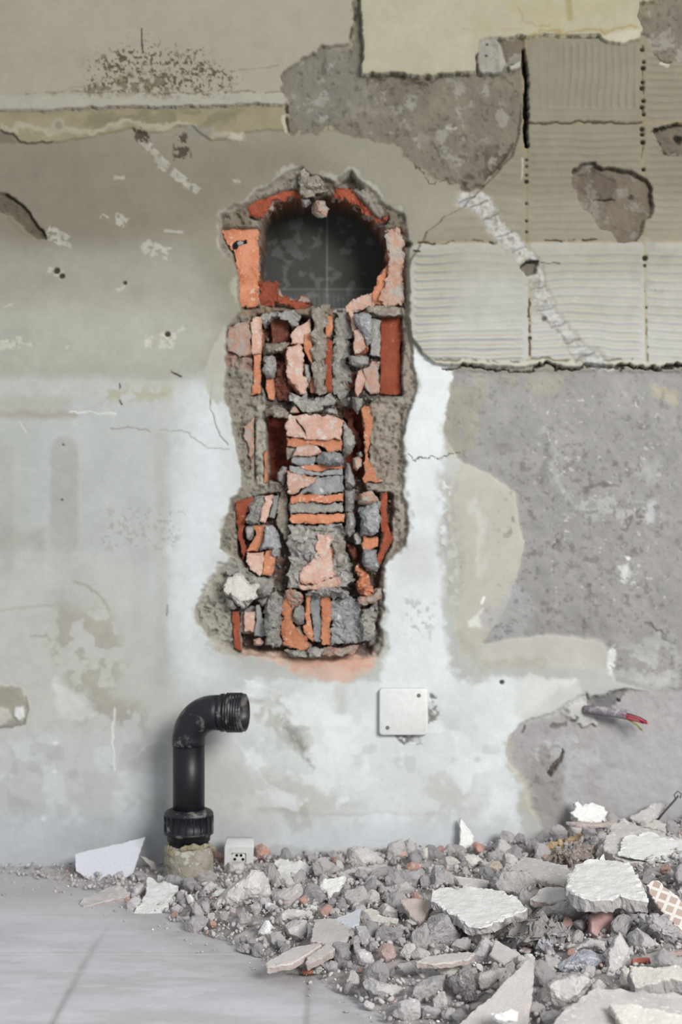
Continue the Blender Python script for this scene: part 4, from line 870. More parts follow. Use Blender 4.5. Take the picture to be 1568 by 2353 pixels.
# third course
B('thin orange brick sliver set in the left mortar pier', (M_BRICKW, M_BRICK), c2((345, 215), (410, 160), (412, 370), (405, 470), (375, 330)), .004, .02, rough=1)
o = B('cracked pink brick topping the central stack', BP, c2((628, 150), (700, 140), (900, 150), (968, 185), (962, 300), (620, 285), (612, 215)), -.004, .05, rough=.6)
q = piece('crack_line', None, None, M_HOLE, c2((676, 165), (700, 200), (712, 208), (735, 240), (748, 290), (738, 262), (706, 214), (680, 190)), -.0052, .003, edge=.0004, jag=.3); q.parent = o; q.location = q.location-o.location
B('orange lower face of the cracked brick', BW, c2((618, 288), (790, 292), (962, 290), (960, 370), (880, 372), (830, 330), (760, 322), (690, 350), (622, 335)), .002, .05, rough=.6)
B('pale orange flake under the cracked brick', BP, c2((690, 350), (745, 322), (810, 335), (840, 368), (820, 392), (720, 398), (655, 395)), -.004, .03)
B('pale mortar sliver left of the orange flake', (M_MTAN, M_MTAN), c2((618, 345), (690, 350), (655, 400), (620, 425)), .008, .03, cat='mortar', name='mortar_lump')
B('large grey pebble behind the right of the cracked brick', MG, c2((970, 180), (1000, 210), (1040, 280), (1045, 330), (1010, 400), (965, 410)), .016, .05, 'rock', cat='stone', name='mortar_stone', facets=3)
B('grey mortar layer left under the orange flake', MS, c2((655, 400), (770, 395), (800, 410), (790, 455), (700, 462), (650, 440)), .004, .05, cat='mortar', name='mortar_layer')
B('rounded grey mortar lump on the right of the central stack', MS, c2((790, 420), (850, 375), (920, 368), (975, 410), (960, 455), (880, 465), (820, 450)), .000, .05, 'rock', cat='mortar', name='mortar_lump', facets=4)
B('thin orange brick layer with a notch in the central stack', BW, c2((700, 462), (820, 448), (890, 462), (962, 455), (960, 478), (880, 485), (830, 500), (760, 492)), .002, .05)
B('white streaked mortar layer in the central stack', MS, c2((640, 470), (700, 462), (770, 492), (830, 500), (960, 478), (965, 515), (800, 522), (700, 515), (640, 490)), .004, .05, cat='mortar', name='mortar_layer', rough=1)
B('orange triangular brick corner in the central stack', (M_BRICKP, M_BRICK), c2((622, 490), (660, 505), (800, 535), (795, 560), (720, 600), (660, 640), (628, 630)), -.006, .05)
B('wide slate grey mortar block beside the triangular brick', MS, c2((800, 530), (965, 522), (972, 632), (850, 640), (700, 632), (720, 600)), .004, .05, cat='mortar', name='mortar_block')
B('upper long orange brick strip of the central stack', BW, c2((638, 645), (750, 640), (850, 645), (970, 632), (972, 680), (880, 690), (760, 685), (640, 690)), -.002, .05)
B('long grey mortar strip between two orange strips', MG, c2((630, 695), (760, 692), (880, 698), (972, 685), (968, 745), (850, 755), (700, 755), (632, 750)), .004, .05, cat='mortar', name='mortar_layer')
B('lower long orange brick strip of the central stack', BW, c2((642, 765), (760, 758), (880, 762), (974, 755), (975, 812), (860, 820), (700, 818), (645, 810)), -.002, .05)
B('large grey mortar block at the foot of the central stack', (M_MGREY, M_MGREY), c2((632, 830), (780, 825), (978, 832), (985, 900), (975, 950), (1000, 1040), (1040, 1130), (1020, 1200), (960, 1225), (880, 1235), (700, 1225), (620, 1215), (640, 1100), (632, 960)), .004, .06, cat='mortar', name='mortar_block', rough=1.6, topbump=3)
o = B('orange keyhole shaped brick shard in the grey block', (M_BRICKP, M_BRICK), c2((815, 892), (895, 888), (895, 980), (905, 1080), (930, 1140), (900, 1160), (830, 1190), (740, 1200), (695, 1185), (700, 1140), (760, 1060), (820, 990), (822, 950)), -.004, .03)
B('pale orange brick lip under the keyhole shard', (M_BRICKP, M_BRICK), c2((690, 1205), (800, 1200), (930, 1150), (950, 1180), (940, 1215), (800, 1230), (700, 1228)), -.008, .03, jag=1.5)
B('upright pale mortar ridge right of the keyhole shard', (M_MTAN, M_MGREY), c2((905, 930), (975, 925), (980, 1000), (985, 1080), (940, 1090), (915, 1040)), .000, .03, cat='mortar', name='mortar_lump', rough=1.5)
B('upper rounded mortar bulge right of the central stack', MG, c2((978, 430), (1010, 450), (1035, 520), (1045, 580), (1010, 620), (980, 610)), .014, .05, 'rock', cat='mortar', name='mortar_lump', facets=2)
B('long grey mortar column right of the orange strips', MG, c2((975, 615), (1040, 600), (1038, 700), (1030, 760), (985, 750), (978, 700)), .014, .05, 'rock', cat='mortar', name='mortar_lump', facets=2)
B('grey pebble low on the right of the orange strips', MG, c2((985, 755), (1030, 740), (1045, 800), (1045, 880), (1000, 915), (978, 880)), .012, .05, 'rock', cat='stone', name='mortar_stone', facets=3)
B('small round tan stone in the right cavity', (M_BRICKW, M_MTAN), c2((1030, 420), (1060, 400), (1085, 420), (1085, 465), (1055, 492), (1030, 470)), .000, .03, 'rock', cat='stone', name='mortar_stone', facets=2)
B('small grey pebble above the round tan stone', MG, c2((1050, 385), (1080, 372), (1095, 400), (1070, 415)), .010, .02, 'rock', cat='stone', name='mortar_stone')
B('dark red brick web standing in the right cavity', (M_BRICKD, M_BRICKR), c2((970, 100), (1000, 95), (1030, 200), (1080, 290), (1075, 380), (1045, 330), (1000, 210)), .040, .03)
B('orange brick web edging the right mortar pier', BW, c2((1080, 95), (1140, 90), (1150, 200), (1130, 300), (1120, 420), (1160, 500), (1215, 560), (1100, 560), (1105, 430), (1110, 300)), .004, .05, rough=.8)
B('thin orange brick edge along the left cavity', BW, c2((478, 380), (498, 360), (500, 560), (484, 570)), .006, .04)
B('grey pebble at the bottom of the left cavity', MG, c2((560, 500), (590, 465), (618, 470), (618, 540), (600, 585), (565, 545)), .018, .04, 'rock', cat='stone', name='mortar_stone')
# fourth course
B('red orange brick shell edging the left of the fourth row', BR, c2((305, 690), (410, 650), (405, 700), (370, 760), (345, 830), (345, 920), (362, 990), (350, 1040), (330, 960), (312, 840)), .006, .05)
B('rough grey stone with dark pits in the left of the fourth row', MG, c2((400, 690), (430, 650), (500, 640), (470, 730), (450, 790), (450, 820), (370, 822), (360, 780)), .006, .05, 'rock', cat='stone', name='mortar_stone', rough=1.2)
B('slanted orange brick bar in the left of the fourth row', (M_BRICKP, M_BRICK), c2((488, 650), (535, 645), (530, 700), (505, 770), (480, 812), (445, 800), (470, 720)), -.004, .04, tilt=(.1, .0))
B('slate mortar splinter right of the slanted orange bar', MS, c2((535, 650), (570, 640), (560, 730), (540, 790), (510, 780), (532, 710)), .010, .04, cat='mortar', name='mortar_lump')
B('tan mortar wall between left pieces and central stack', (M_MTAN, M_MGREY), c2((575, 650), (625, 590), (628, 930), (600, 910), (565, 840), (560, 780)), .020, .04, cat='mortar', name='mortar_slab', rough=1.3)
B('orange curved brick chip under the slanted bar', BW, c2((418, 830), (490, 830), (480, 900), (455, 960), (440, 990), (375, 990), (400, 940), (430, 880)), .000, .04)
B('small speckled mortar chip left of the curved orange chip', MG, c2((365, 830), (415, 828), (420, 880), (400, 930), (370, 910)), .008, .04, 'rock', cat='mortar', name='mortar_lump')
B('large oval grey stone in the left of the fourth row', MS, c2((492, 835), (530, 830), (570, 880), (585, 960), (580, 1020), (545, 1040), (530, 980), (455, 985), (480, 900)), .006, .06, 'rock', cat='stone', name='mortar_stone', facets=3)
B('pale front of the orange block above the white plaster chunk', (M_BRICKP, M_BRICK), c2((365, 1000), (480, 995), (475, 1050), (465, 1130), (455, 1140), (400, 1110), (375, 1060)), -.006, .04)
B('orange side of the block above the white plaster chunk', BW, c2((482, 995), (520, 980), (545, 1030), (540, 1110), (520, 1150), (466, 1140), (475, 1060)), -.004, .04)
B('white plaster chunk caught on the lower left edge of the opening', (M_CREAM, M_CREAM), c2((232, 1200), (250, 1150), (300, 1130), (330, 1135), (380, 1170), (400, 1190), (460, 1200), (430, 1230), (440, 1270), (390, 1300), (340, 1330), (290, 1290), (250, 1260)), -.026, .035, cat='plaster', name='plaster_chunk', rough=1.3, tilt=(.05, .2))
B('grey mortar rim above the white plaster chunk', MG, c2((260, 1100), (300, 1078), (370, 1090), (400, 1130), (470, 1150), (530, 1180), (500, 1210), (430, 1195), (360, 1165), (330, 1130), (260, 1140)), -.004, .04, cat='mortar', name='mortar_lump', rough=2)
B('grey mortar lump right of the white plaster chunk', MG, c2((440, 1200), (530, 1180), (545, 1200), (510, 1260), (460, 1290), (430, 1275)), -.006, .04, 'rock', cat='mortar', name='mortar_lump', rough=1.5)
B('small mortar lump below the white plaster chunk', MG, c2((242, 1280), (290, 1295), (310, 1340), (270, 1365), (250, 1330)), -.010, .03, 'rock', cat='mortar', name='mortar_lump')
B('pinkish brick crumb at the top right of the fourth row', (M_BRICKW, M_BRICK), c2((1070, 640), (1120, 620), (1195, 650), (1190, 690), (1110, 715), (1070, 700)), .006, .04, 'rock', rough=1.3)
B('upper bluish grey stone in the right of the fourth row', MS, c2((1065, 720), (1120, 715), (1195, 680), (1200, 780), (1190, 880), (1150, 895), (1085, 890), (1080, 800)), .002, .06, 'rock', cat='stone', name='mortar_stone', facets=5)
B('orange band between two grey stones on the right', BW, c2((1085, 895), (1150, 905), (1185, 900), (1185, 965), (1100, 985), (1090, 940)), .000, .05, rough=1.2)
B('lower grey stone in the right of the fourth row', MS, c2((1095, 985), (1180, 978), (1170, 1030), (1190, 1080), (1170, 1125), (1120, 1120), (1090, 1060)), .004, .06, 'rock', cat='stone', name='mortar_stone', facets=4)
B('curved red brick shell edging the right of the fourth row', BR, c2((1200, 632), (1235, 625), (1230, 720), (1245, 850), (1275, 890), (1270, 940), (1230, 1010), (1200, 1080), (1180, 1050), (1200, 960), (1215, 880), (1205, 760)), .002, .05)
B('crumbled orange brick at the lower right of the fourth row', BW, c2((1060, 1060), (1090, 1100), (1130, 1150), (1155, 1210), (1140, 1265), (1100, 1255), (1060, 1210), (1070, 1150), (1040, 1090)), .004, .05, 'rock', rough=2.4)
B('pink crumbly mortar under the right grey stones', (M_BRICKW, M_MTAN), c2((1060, 1270), (1100, 1265), (1150, 1260), (1200, 1210), (1210, 1280), (1130, 1320), (1070, 1330)), .002, .04, 'rock', cat='mortar', name='mortar_lump', rough=2)
B('small dark pebble wedged right of the grey block', MG, c2((1030, 890), (1060, 870), (1085, 900), (1080, 950), (1045, 950)), .010, .04, 'rock', cat='stone', name='mortar_stone')
B('brown brick debris right of the grey block', (M_BRICKD, M_BRICKD), c2((985, 930), (1040, 950), (1075, 1000), (1070, 1070), (1030, 1040), (1000, 1000)), .030, .04, 'rock', rough=2)
# fifth course
B('orange brick shell edging the left of the bottom row', BR, c2((275, 1370), (320, 1360), (325, 1480), (335, 1540), (340, 1610), (300, 1600), (290, 1480)), .000, .05, rough=.8)
B('dark grey mortar slab in the left of the bottom row', (M_MGREY, M_MGREY), c2((330, 1370), (400, 1325), (432, 1330), (430, 1495), (370, 1505), (330, 1495)), .014, .04, cat='mortar', name='mortar_slab')
B('square pink brick chip in the left of the bottom row', BP, c2((355, 1365), (430, 1365), (425, 1490), (352, 1490)), .002, .03)
B('long blue grey splinter beside the square pink chip', MS, c2((432, 1325), (455, 1330), (475, 1430), (490, 1500), (465, 1525), (420, 1515), (430, 1440)), -.004, .03, cat='stone', name='mortar_stone')
B('tall dark grey stone in the bottom row', MG, c2((500, 1290), (560, 1240), (600, 1260), (585, 1400), (585, 1560), (545, 1595), (500, 1560), (475, 1420), (490, 1340)), -.002, .06, 'rock', cat='stone', name='mortar_stone', facets=4, rough=1.2)
B('grey crumbs above the tall dark stone', MG, c2((440, 1290), (500, 1270), (500, 1320), (460, 1340)), .002, .03, 'rock', cat='mortar', name='mortar_lump')
B('pink and orange boot shaped brick in the bottom row', BW, c2((595, 1290), (640, 1260), (655, 1330), (655, 1430), (700, 1480), (750, 1540), (775, 1580), (740, 1605), (660, 1600), (598, 1590), (592, 1440)), -.004, .05, rough=.9)
B('speckled grey lump over the boot shaped brick', MG, c2((665, 1340), (700, 1320), (728, 1340), (725, 1440), (690, 1455), (660, 1420)), -.002, .04, 'rock', cat='mortar', name='mortar_lump')
B('crumbly orange brick top above the boot shaped brick', (M_BRICKW, M_BRICK), c2((600, 1240), (650, 1225), (720, 1250), (725, 1300), (690, 1330), (650, 1340), (610, 1290)), .000, .04, 'rock', rough=2)
B('narrow left orange upright of the bottom row', BW, c2((735, 1262), (762, 1262), (765, 1420), (780, 1500), (782, 1560), (745, 1520), (715, 1460), (735, 1440)), .002, .05)
B('grey upright mortar bar between two orange uprights', MS, c2((765, 1262), (835, 1262), (830, 1400), (838, 1560), (790, 1555), (782, 1460), (770, 1400)), .004, .05, cat='mortar', name='mortar_layer')
B('wide right orange upright of the bottom row', BW, c2((840, 1255), (880, 1255), (890, 1300), (905, 1380), (885, 1460), (890, 1575), (840, 1580), (832, 1440), (838, 1350)), .000, .05)
B('large grey mortar panel with white bloom in the bottom row', (M_MSLATE, M_MSLATE), c2((895, 1290), (960, 1275), (1060, 1290), (1080, 1380), (1070, 1560), (960, 1575), (895, 1578), (905, 1440)), .004, .05, cat='mortar', name='mortar_block', rough=1.4, topbump=2)
B('dark grey lump at the lower right corner of the opening', MG, c2((1070, 1370), (1100, 1340), (1165, 1340), (1170, 1480), (1120, 1570), (1075, 1560)), .006, .05, 'rock', cat='mortar', name='mortar_lump', rough=1.6)
B('left dusty mortar lump on the sill of the opening', MG, c2((600, 1600), (680, 1605), (750, 1610), (750, 1650), (690, 1655), (640, 1640)), -.010, .04, 'rock', cat='mortar', name='mortar_lump', rough=1.6)
B('middle mortar lump on the sill of the opening', MG, c2((750, 1600), (790, 1580), (850, 1600), (830, 1650), (780, 1665), (752, 1640)), -.012, .04, 'rock', cat='mortar', name='mortar_lump', rough=1.6)
B('long dusty mortar lip on the sill of the opening', (M_BRICKW, M_MGREY), c2((840, 1590), (960, 1585), (1070, 1580), (1050, 1610), (960, 1645), (880, 1640), (840, 1620)), -.010, .04, 'rock', cat='mortar', name='mortar_lump', rough=1.4)
B('mortar bed hanging under the central stack', MG, c2((690, 1228), (800, 1232), (940, 1222), (1000, 1240), (1010, 1270), (900, 1280), (800, 1255), (700, 1250)), -.006, .04, 'rock', cat='mortar', name='mortar_bed', rough=2)
B('pink crumb lying on the sill beside the orange shell', BP, c2((415, 1540), (450, 1530), (485, 1560), (455, 1585), (420, 1575)), -.008, .02, 'rock')

b = box(H0, 20); mm = sstep(0, 6, sdf(H0, WX[b], WY[b]))*(1-sstep(-2, 4, sdf(OP, WX[b], WY[b])))
ch = fbm(GX[b], GY[b], 11, 3, 901); rd = 1-2*np.abs(fbm(GX[b], GY[b], 26, 3, 902)-.5)
HG[b] += mm*(.0060*(np.floor(ch*7)/7-.5)+.0050*(rd-.75)); pit = (mm*sstep(.60, .66, fbm(GX[b], GY[b], 7, 3, 903))); HG[b] -= pit*.004; COL[b] *= (1-.22*pit)[..., None]
rgm = .045+.15*RG
COL *= (1+rgm*2*(fbm(GX, GY, 46, 5, 951, .62)-.5))[..., None]
COL *= (1+.05*2*(fbm(GX, GY, 150, 3, 955)-.5))[..., None]
wz = (np.clip((RG-.35)*1.8, 0, 1)*sstep(.60, .68, fbm(GX, GY, 34, 5, 953, .62))*.40)[..., None]; COL[:] = COL*(1-wz)+COL.mean((0, 1))*1.12*wz
dz = (np.clip((RG-.35)*1.8, 0, 1)*sstep(.64, .70, fbm(GX, GY, 12, 4, 954, .6))*.30)[..., None]; COL *= 1-dz
HG += np.clip(RG-.3, 0, 1)*.0022*(fbm(GX, GY, 16, 4, 956, .6)-.5)
X_, Z_ = (GX-784)/1350.0, CAM_Z-(GY-1176.5)/1350.0
wall = gridmesh('wall_back', X_, -HG, Z_, np.clip(COL, .004, .88), np.clip(RG, 0, 1), surfmat('wall_coats'))
tag(wall, kind='structure')

# ------------------------------------------------------------------ pipe, plate, cable, socket
def lathe(prof, axis_o, axis_d, n=48):
    """profile [(distance along axis, radius)]"""
    d = Vector(axis_d).normalized(); a = d.orthogonal().normalized(); b_ = d.cross(a)
    V = []; F = []
    for s, r in prof:
        for j in range(n):
            t = 2*math.pi*j/n; V.append(Vector(axis_o)+d*s+(a*math.cos(t)+b_*math.sin(t))*r)
    for k in range(len(prof)-1):
        for j in range(n): F.append((k*n+j, k*n+(j+1) % n, (k+1)*n+(j+1) % n, (k+1)*n+j))
    return V, F
def sweep(path, rad, n=32, cap=True):
    path = [Vector(p) for p in path]; V = []; F = []
    t0 = (path[1]-path[0]).normalized(); a = t0.orthogonal().normalized()
    for k, p in enumerate(path):
        t = (path[min(k+1, len(path)-1)]-path[max(k-1, 0)]).normalized()
        a = (a-t*a.dot(t)).normalized(); b_ = t.cross(a); r = rad[k] if hasattr(rad, '__len__') else rad
        for j in range(n): q = 2*math.pi*j/n; V.append(p+(a*math.cos(q)+b_*math.sin(q))*r)
    for k in range(len(path)-1):
        for j in range(n): F.append((k*n+j, k*n+(j+1) % n, (k+1)*n+(j+1) % n, (k+1)*n+j))
    if cap: F.append(tuple(reversed(range(n)))); F.append(tuple(range((len(path)-1)*n, len(path)*n)))
    return V, F
def fixn(o, flat=False):
    import bmesh
    bm = bmesh.new(); bm.from_mesh(o.data); bmesh.ops.recalc_face_normals(bm, faces=bm.faces)
    bm.to_mesh(o.data); bm.free()
    if not flat: o.data.polygons.foreach_set('use_smooth', np.ones(len(o.data.polygons), bool))
    return o
def pmesh(name, VF, m, par, flat=False):
    V, F = VF; V = [Vector(v)-par.location for v in V] if par is not None else V
    o = mkmesh(name, V, F, m, parent=par); return fixn(o, flat)
PY = -.100; sc = FPX/(CAM_D+PY); px2m = 1/sc
base = P(435, 2044, PY); base.z = 0
stack = empty('drain_pipe', base, 'black plastic drain pipe with an open threaded elbow rising from the floor', 'pipe')
A = P(434, 1905, PY); Bp = P(434, 1700, PY); r0 = 36.5*px2m
pmesh('straight_tube', sweep([A, P(434, 1800, PY), Bp], r0, 48), M_BLACKC, stack)
el = Vector((math.cos(.22), -math.sin(.22), .035)).normalized(); R = 62*px2m
path = [Bp]; C0 = Bp+el*R
for k in range(1, 15):
    t = math.pi/2*k/14; path.append(C0-el*R*math.cos(t)+Vector((0, 0, 1))*R*math.sin(t))
E0 = path[-1]; E1 = E0+el*(14*px2m); path.append(E1)
elb = pmesh('elbow', sweep([Bp-Vector((0, 0, 12*px2m))]+path, [38*px2m]*3+[(38+2.5*min(1, k/8))*px2m for k in range(len(path)-2)], 48), M_BLACK, stack)
pr = [(0, 40), (3, 43.5), (9, 43.5), (11, 40.5), (16, 40.5)]
x = 16
while x < 52: pr += [(x, 42), (x+2, 45.5), (x+3.2, 45.5), (x+5, 42)]; x += 6.2
pr += [(x, 43), (x+5, 43), (x+5, 38), (x-30, 37)]
pmesh('threaded_end', lathe([(a*px2m, b_*px2m) for a, b_ in pr], E1, el, 56), M_BLACK, stack)
pmesh('pipe_interior', lathe([(22*px2m, 37*px2m), (22*px2m, .0003)], E1, el, 40), M_HOLE, stack)
# ribbed union nut
nz = lambda py: P(434, py, PY).z
ax = Vector((A.x, A.y, 0))
def prof_z(l): return [(nz(py), r*px2m) for py, r in l]
nut = pmesh('union_nut', lathe(prof_z([(1858, 37), (1859, 44), (1863, 53), (1868, 56.5), (1872, 56.5), (1873, 54.5), (1908, 54.5), (1909, 57), (1914, 57), (1917, 53), (1921, 45)]), ax, (0, 0, 1), 64), M_BLACK, stack)
for k in range(20):
    t = 2*math.pi*k/20; c = Vector((math.cos(t), math.sin(t), 0)); s_ = Vector((-math.sin(t), math.cos(t), 0))
    V = []
    for z in (nz(1873), nz(1908)):
        for rr, w in ((54, -1.6), (57.2, -1.0), (57.2, 1.0), (54, 1.6)): V.append(ax+c*rr*px2m+s_*w*px2m+Vector((0, 0, z)))
    F = [(0, 1, 2, 3), (7, 6, 5, 4), (0, 4, 5, 1), (1, 5, 6, 2), (2, 6, 7, 3), (3, 7, 4, 0)]
    o = mkmesh('grip_rib', [v-stack.location for v in V], F, M_BLACK, parent=nut); o.location = (0, 0, 0); fixn(o, True)
pmesh('lower_seal', lathe(prof_z([(1915, 50), (1930, 49), (1931, 46), (1950, 44)]), ax, (0, 0, 1), 48), M_BLACKC, stack)
V, F = lathe(prof_z([(1938, 30), (1940, 46), (1944, 52), (1955, 54)]+[(y, 55-.02*(y-1955)) for y in range(1965, 2050, 8)]), ax, (0, 0, 1), 72)
Vn = np.array([tuple(v) for v in V]); dn = np.stack([n3(Vn*f, 31+i) for i, f in enumerate((60, 60, 60))], 1)-.5; dn2 = np.stack([n3(Vn*220, 41+i) for i in range(3)], 1)-.5
Vn = Vn+dn*.006+dn2*.002
pmesh('mortar_sleeve', ([Vector(v) for v in Vn], F), M_SLEEVE, stack, flat=True)
# foam collar: a wavy ring
V = []; F = []; n1, n_2 = 90, 10
for i in range(n1):
    t = 2*math.pi*i/n1; rr = (50+3*math.sin(3*t+1)+2*math.sin(7*t))*px2m; zz = nz(1944+7*math.sin(2*t+.6)+4*math.sin(5*t))
    for j in range(n_2):
        q = 2*math.pi*j/n_2; s_ = (5.5+2*math.sin(4*t))*px2m
        V.append(ax+Vector((math.cos(t)*(rr+math.cos(q)*s_), math.sin(t)*(rr+math.cos(q)*s_), zz+math.sin(q)*s_*1.2)))
for i in range(n1):
    for j in range(n_2): F.append((i*n_2+j, ((i+1) % n1)*n_2+j, ((i+1) % n1)*n_2+(j+1) % n_2, i*n_2+(j+1) % n_2))
Vn = np.array([tuple(v) for v in V]); Vn += (np.stack([n3(Vn*160, 51+i) for i in range(3)], 1)-.5)*.006
pmesh('foam_collar', ([Vector(v) for v in Vn], F), M_YFOAM, stack, flat=True)
# cover plate
def rrect(cx, cz, w, h, r, k=6):
    pts = []
    for (sx, sz, a0) in ((1, 1, 0), (-1, 1, 90), (-1, -1, 180), (1, -1, 270)):
        for i in range(k+1):
            a = math.radians(a0+90*i/k); pts.append((cx+sx*(w/2-r)+r*math.cos(a), cz+sz*(h/2-r)+r*math.sin(a)))
    return pts
def extr(rings, cap0=True, cap1=True):
    V = [v for r in rings for v in r]; n = len(rings[0]); F = []
    for k in range(len(rings)-1):
        for j in range(n): F.append((k*n+j, k*n+(j+1) % n, (k+1)*n+(j+1) % n, (k+1)*n+j))
    if cap0: F.append(tuple(range(n)))
    if cap1: F.append(tuple(reversed(range((len(rings)-1)*n, len(rings)*n))))
    return V, F
c = P(927.5, 1634, 0); c.y = .002
pl = empty('cover_plate', c, 'white square cover plate with rounded corners screwed to the wall', 'electrical box')
cx, cz = c.x, c.z; w = 112/1350*1.0; h = 107/1350
def rr(w_, h_, y, r): return [Vector((x_, y, z_)) for x_, z_ in rrect(cx, cz, w_, h_, r)]
pmesh('plate', extr([rr(w, h, .004, .006), rr(w, h, -.0085, .006), rr(w-.0015, h-.0015, -.0105, .006), rr(w-.004, h-.004, -.011, .005)]), M_PLATE, pl)
for sx, sy in ((963, 1598), (891, 1672)):
    s_ = P(sx, sy, -.0105)
    pmesh('screw', lathe([(0, .0035), (.0012, .0033), (.0016, .002), (.001, .0005)], s_, (0, -1, 0), 16), M_SCREW, pl)
# cable end
cs = P(1352, 1631, -.004); cb = empty('cut_cable', cs, 'grey sheathed cable end sticking out of the wall with bare coloured wires', 'cable')
pmesh('sheath', sweep([P(1343, 1630, .004), P(1352, 1631, -.008), P(1375, 1633, -.018), P(1405, 1636, -.024), P(1440, 1642, -.030)], [.0072, .0074, .0078, .008, .0084], 20), M_SHEATH, cb)
for nm, m, pts, r in (('red_wire', M_WRED, [P(1428, 1641, -.034), P(1450, 1646, -.038), P(1470, 1652, -.040), P(1488, 1662, -.042)], .0022),
                      ('pink_wire', M_WRED, [P(1425, 1644, -.032), P(1445, 1651, -.036), P(1465, 1657, -.038), P(1480, 1661, -.037)], .0018),
                      ('green_yellow_wire', M_WGRN, [P(1430, 1646, -.030), P(1448, 1655, -.033), P(1464, 1665, -.035), P(1476, 1678, -.035)], .0016),
                      ('black_wire', M_WBLK, [P(1428, 1638, -.030), P(1452, 1643, -.030), P(1472, 1650, -.030), P(1486, 1658, -.029)], .0018)):
    w_ = pmesh(nm, sweep(pts, r, 10), m, cb)
    e = pts[-1]; d_ = (pts[-1]-pts[-2]).normalized(); o = mkmesh('copper_tip', [v-cb.location for v in sweep([e-d_*.001, e+d_*.004], r*.5, 8)[0]], sweep([e-d_*.001, e+d_*.004], r*.5, 8)[1], M_COPPER, parent=w_); o.location = (0, 0, 0)
# wall socket in the debris
yS = -.075
def sp(px, py, y=yS): return P(px, py, y)
so = empty('wall_socket', sp(550, 1990), 'white round two pin socket half buried in the heap right of the pipe', 'socket')
T = math.radians(-9); ctr = sp(549, 1976); Ux = Vector((1, 0, -.02)).normalized(); Nf = Vector((0.02, -math.cos(T), math.sin(T))).normalized(); Uz = Ux.cross(-Nf).normalized()*-1
if Uz.z < 0: Uz = -Uz
def sl(x_, z_, n_=0): return ctr+Ux*x_+Uz*z_+Nf*n_
hw = 34/ (FPX/(CAM_D+yS)); hh = hw*.98
def ringrr(w_, h_, n_, r_): return [sl(a_, b_, n_) for a_, b_ in rrect(0, 0, w_*2, h_*2, r_, 4)]
pmesh('frame', extr([ringrr(hw*.92, hh*.98, -.042, .003), ringrr(hw*.96, hh, -.03, .003), ringrr(hw, hh, -.002, .003), ringrr(hw-.001, hh-.001, 0, .003)], True, False), M_SOCK, so)
# front face with a round well
n = 40; k4 = rrect(0, 0, (hw-.001)*2, (hh-.001)*2, .003, 9)
outer = [sl(a_, b_) for a_, b_ in k4]; n = len(outer); rw = hw*.66
ang = [math.atan2(b_, a_) for a_, b_ in k4]
inner = [sl(rw*math.cos(t), rw*math.sin(t)) for t in ang]; in2 = [sl(rw*math.cos(t), rw*math.sin(t), -.012) for t in ang]
pmesh('front', extr([outer, inner, in2], False, False), M_SOCK, so, flat=True)
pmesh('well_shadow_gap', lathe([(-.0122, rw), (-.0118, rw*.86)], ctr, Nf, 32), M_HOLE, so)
pmesh('insert', lathe([(-.0122, rw*.88), (-.004, rw*.86), (-.003, rw*.80), (-.003, .0002)], ctr, Nf, 32), M_SOCK, so)
for a_, b_ in ((-.42, .0), (.42, .0), (-.22, .42), (.22, .42), (-.2, -.45), (.2, -.45)):
    pmesh('pin_hole', lathe([(-.0034, .0026), (-.0024, .0024), (-.0024, .0001)], sl(a_*rw, b_*rw), Nf, 14), M_HOLE, so)

# ------------------------------------------------------------------ named pieces of the heap
T2 = (M_TILEB, M_TILEE); W2 = (M_WHITE, M_GREY); TD = (M_DUST, M_TILEE)
def A(*pts): return cA(*pts)
# at the left, by the pipe
def leaning(name, label, cat, m, poly, ylow, lean, t, **k):
    """a plate standing on its lower edge, leaning back against the wall"""
    lo = max(p[1] for p in poly); cx = sum(p[0] for p in poly)/len(poly)
    d = (CAM_D+ylow)/FPX; c = Vector(((cx-784)*d, ylow, CAM_Z-(lo-1176.5)*d))
    nrm = Vector((k.pop('side', 0), -math.cos(lean), math.sin(lean))).normalized(); o = Vector((0, -CAM_D, CAM_Z)); pts = []
    for px, py in poly:
        dr = Vector(((px-784)/FPX, 1, -(py-1176.5)/FPX)); s = (c-o).dot(nrm)/dr.dot(nrm); pts.append(o+dr*s)
    ob = solid(name, pts, nrm, t, m, 'slab', seed=nxt(), **k); TAKEN.append(poly)
    return tag(ob, label, cat)
leaning('glazed_tile_fragment', 'large white glazed tile fragment tilted up beside the wall left of the pipe', 'tile', (M_GLAZE, M_TILEE), A((418, 1036), (816, 941), (780, 1050), (745, 1158), (640, 1178), (530, 1194), (480, 1165), (430, 1128)), -.100, .80, .007, rough=.15, jag=.3, edge=.0006, topbump=.05)
leaning('tile_shard', 'small beige pointed tile shard between the white tile and the pipe', 'tile', T2, A((785, 1045), (820, 1052), (870, 1080), (882, 1110), (892, 1145), (850, 1112)), -.06, .5, .006, rough=.3)
lying('tile_shard', 'flat beige wedge shaped tile shard lying alone left of the white plaster piece', 'tile', TD, A((452, 1300), (540, 1250), (650, 1203), (742, 1258), (715, 1272), (600, 1300), (465, 1334)), .010, ty=.16, rough=.4)
lying('plaster_slab', 'white plaster piece with ragged edges lying in front of the pipe sleeve', 'plaster', W2, A((840, 1165), (880, 1180), (930, 1195), (1010, 1215), (1002, 1242), (968, 1275), (982, 1298), (930, 1355), (862, 1395), (762, 1372), (785, 1320), (812, 1280), (820, 1220)), .010, ty=.30, rough=.7, jag=1.0)
rock('mortar_stone', 'grey mortar lump under the left side of the ragged white plaster piece', 'rubble', M_GREY, A((710, 1310), (760, 1270), (812, 1282), (790, 1330), (770, 1370), (735, 1378), (712, 1345)))
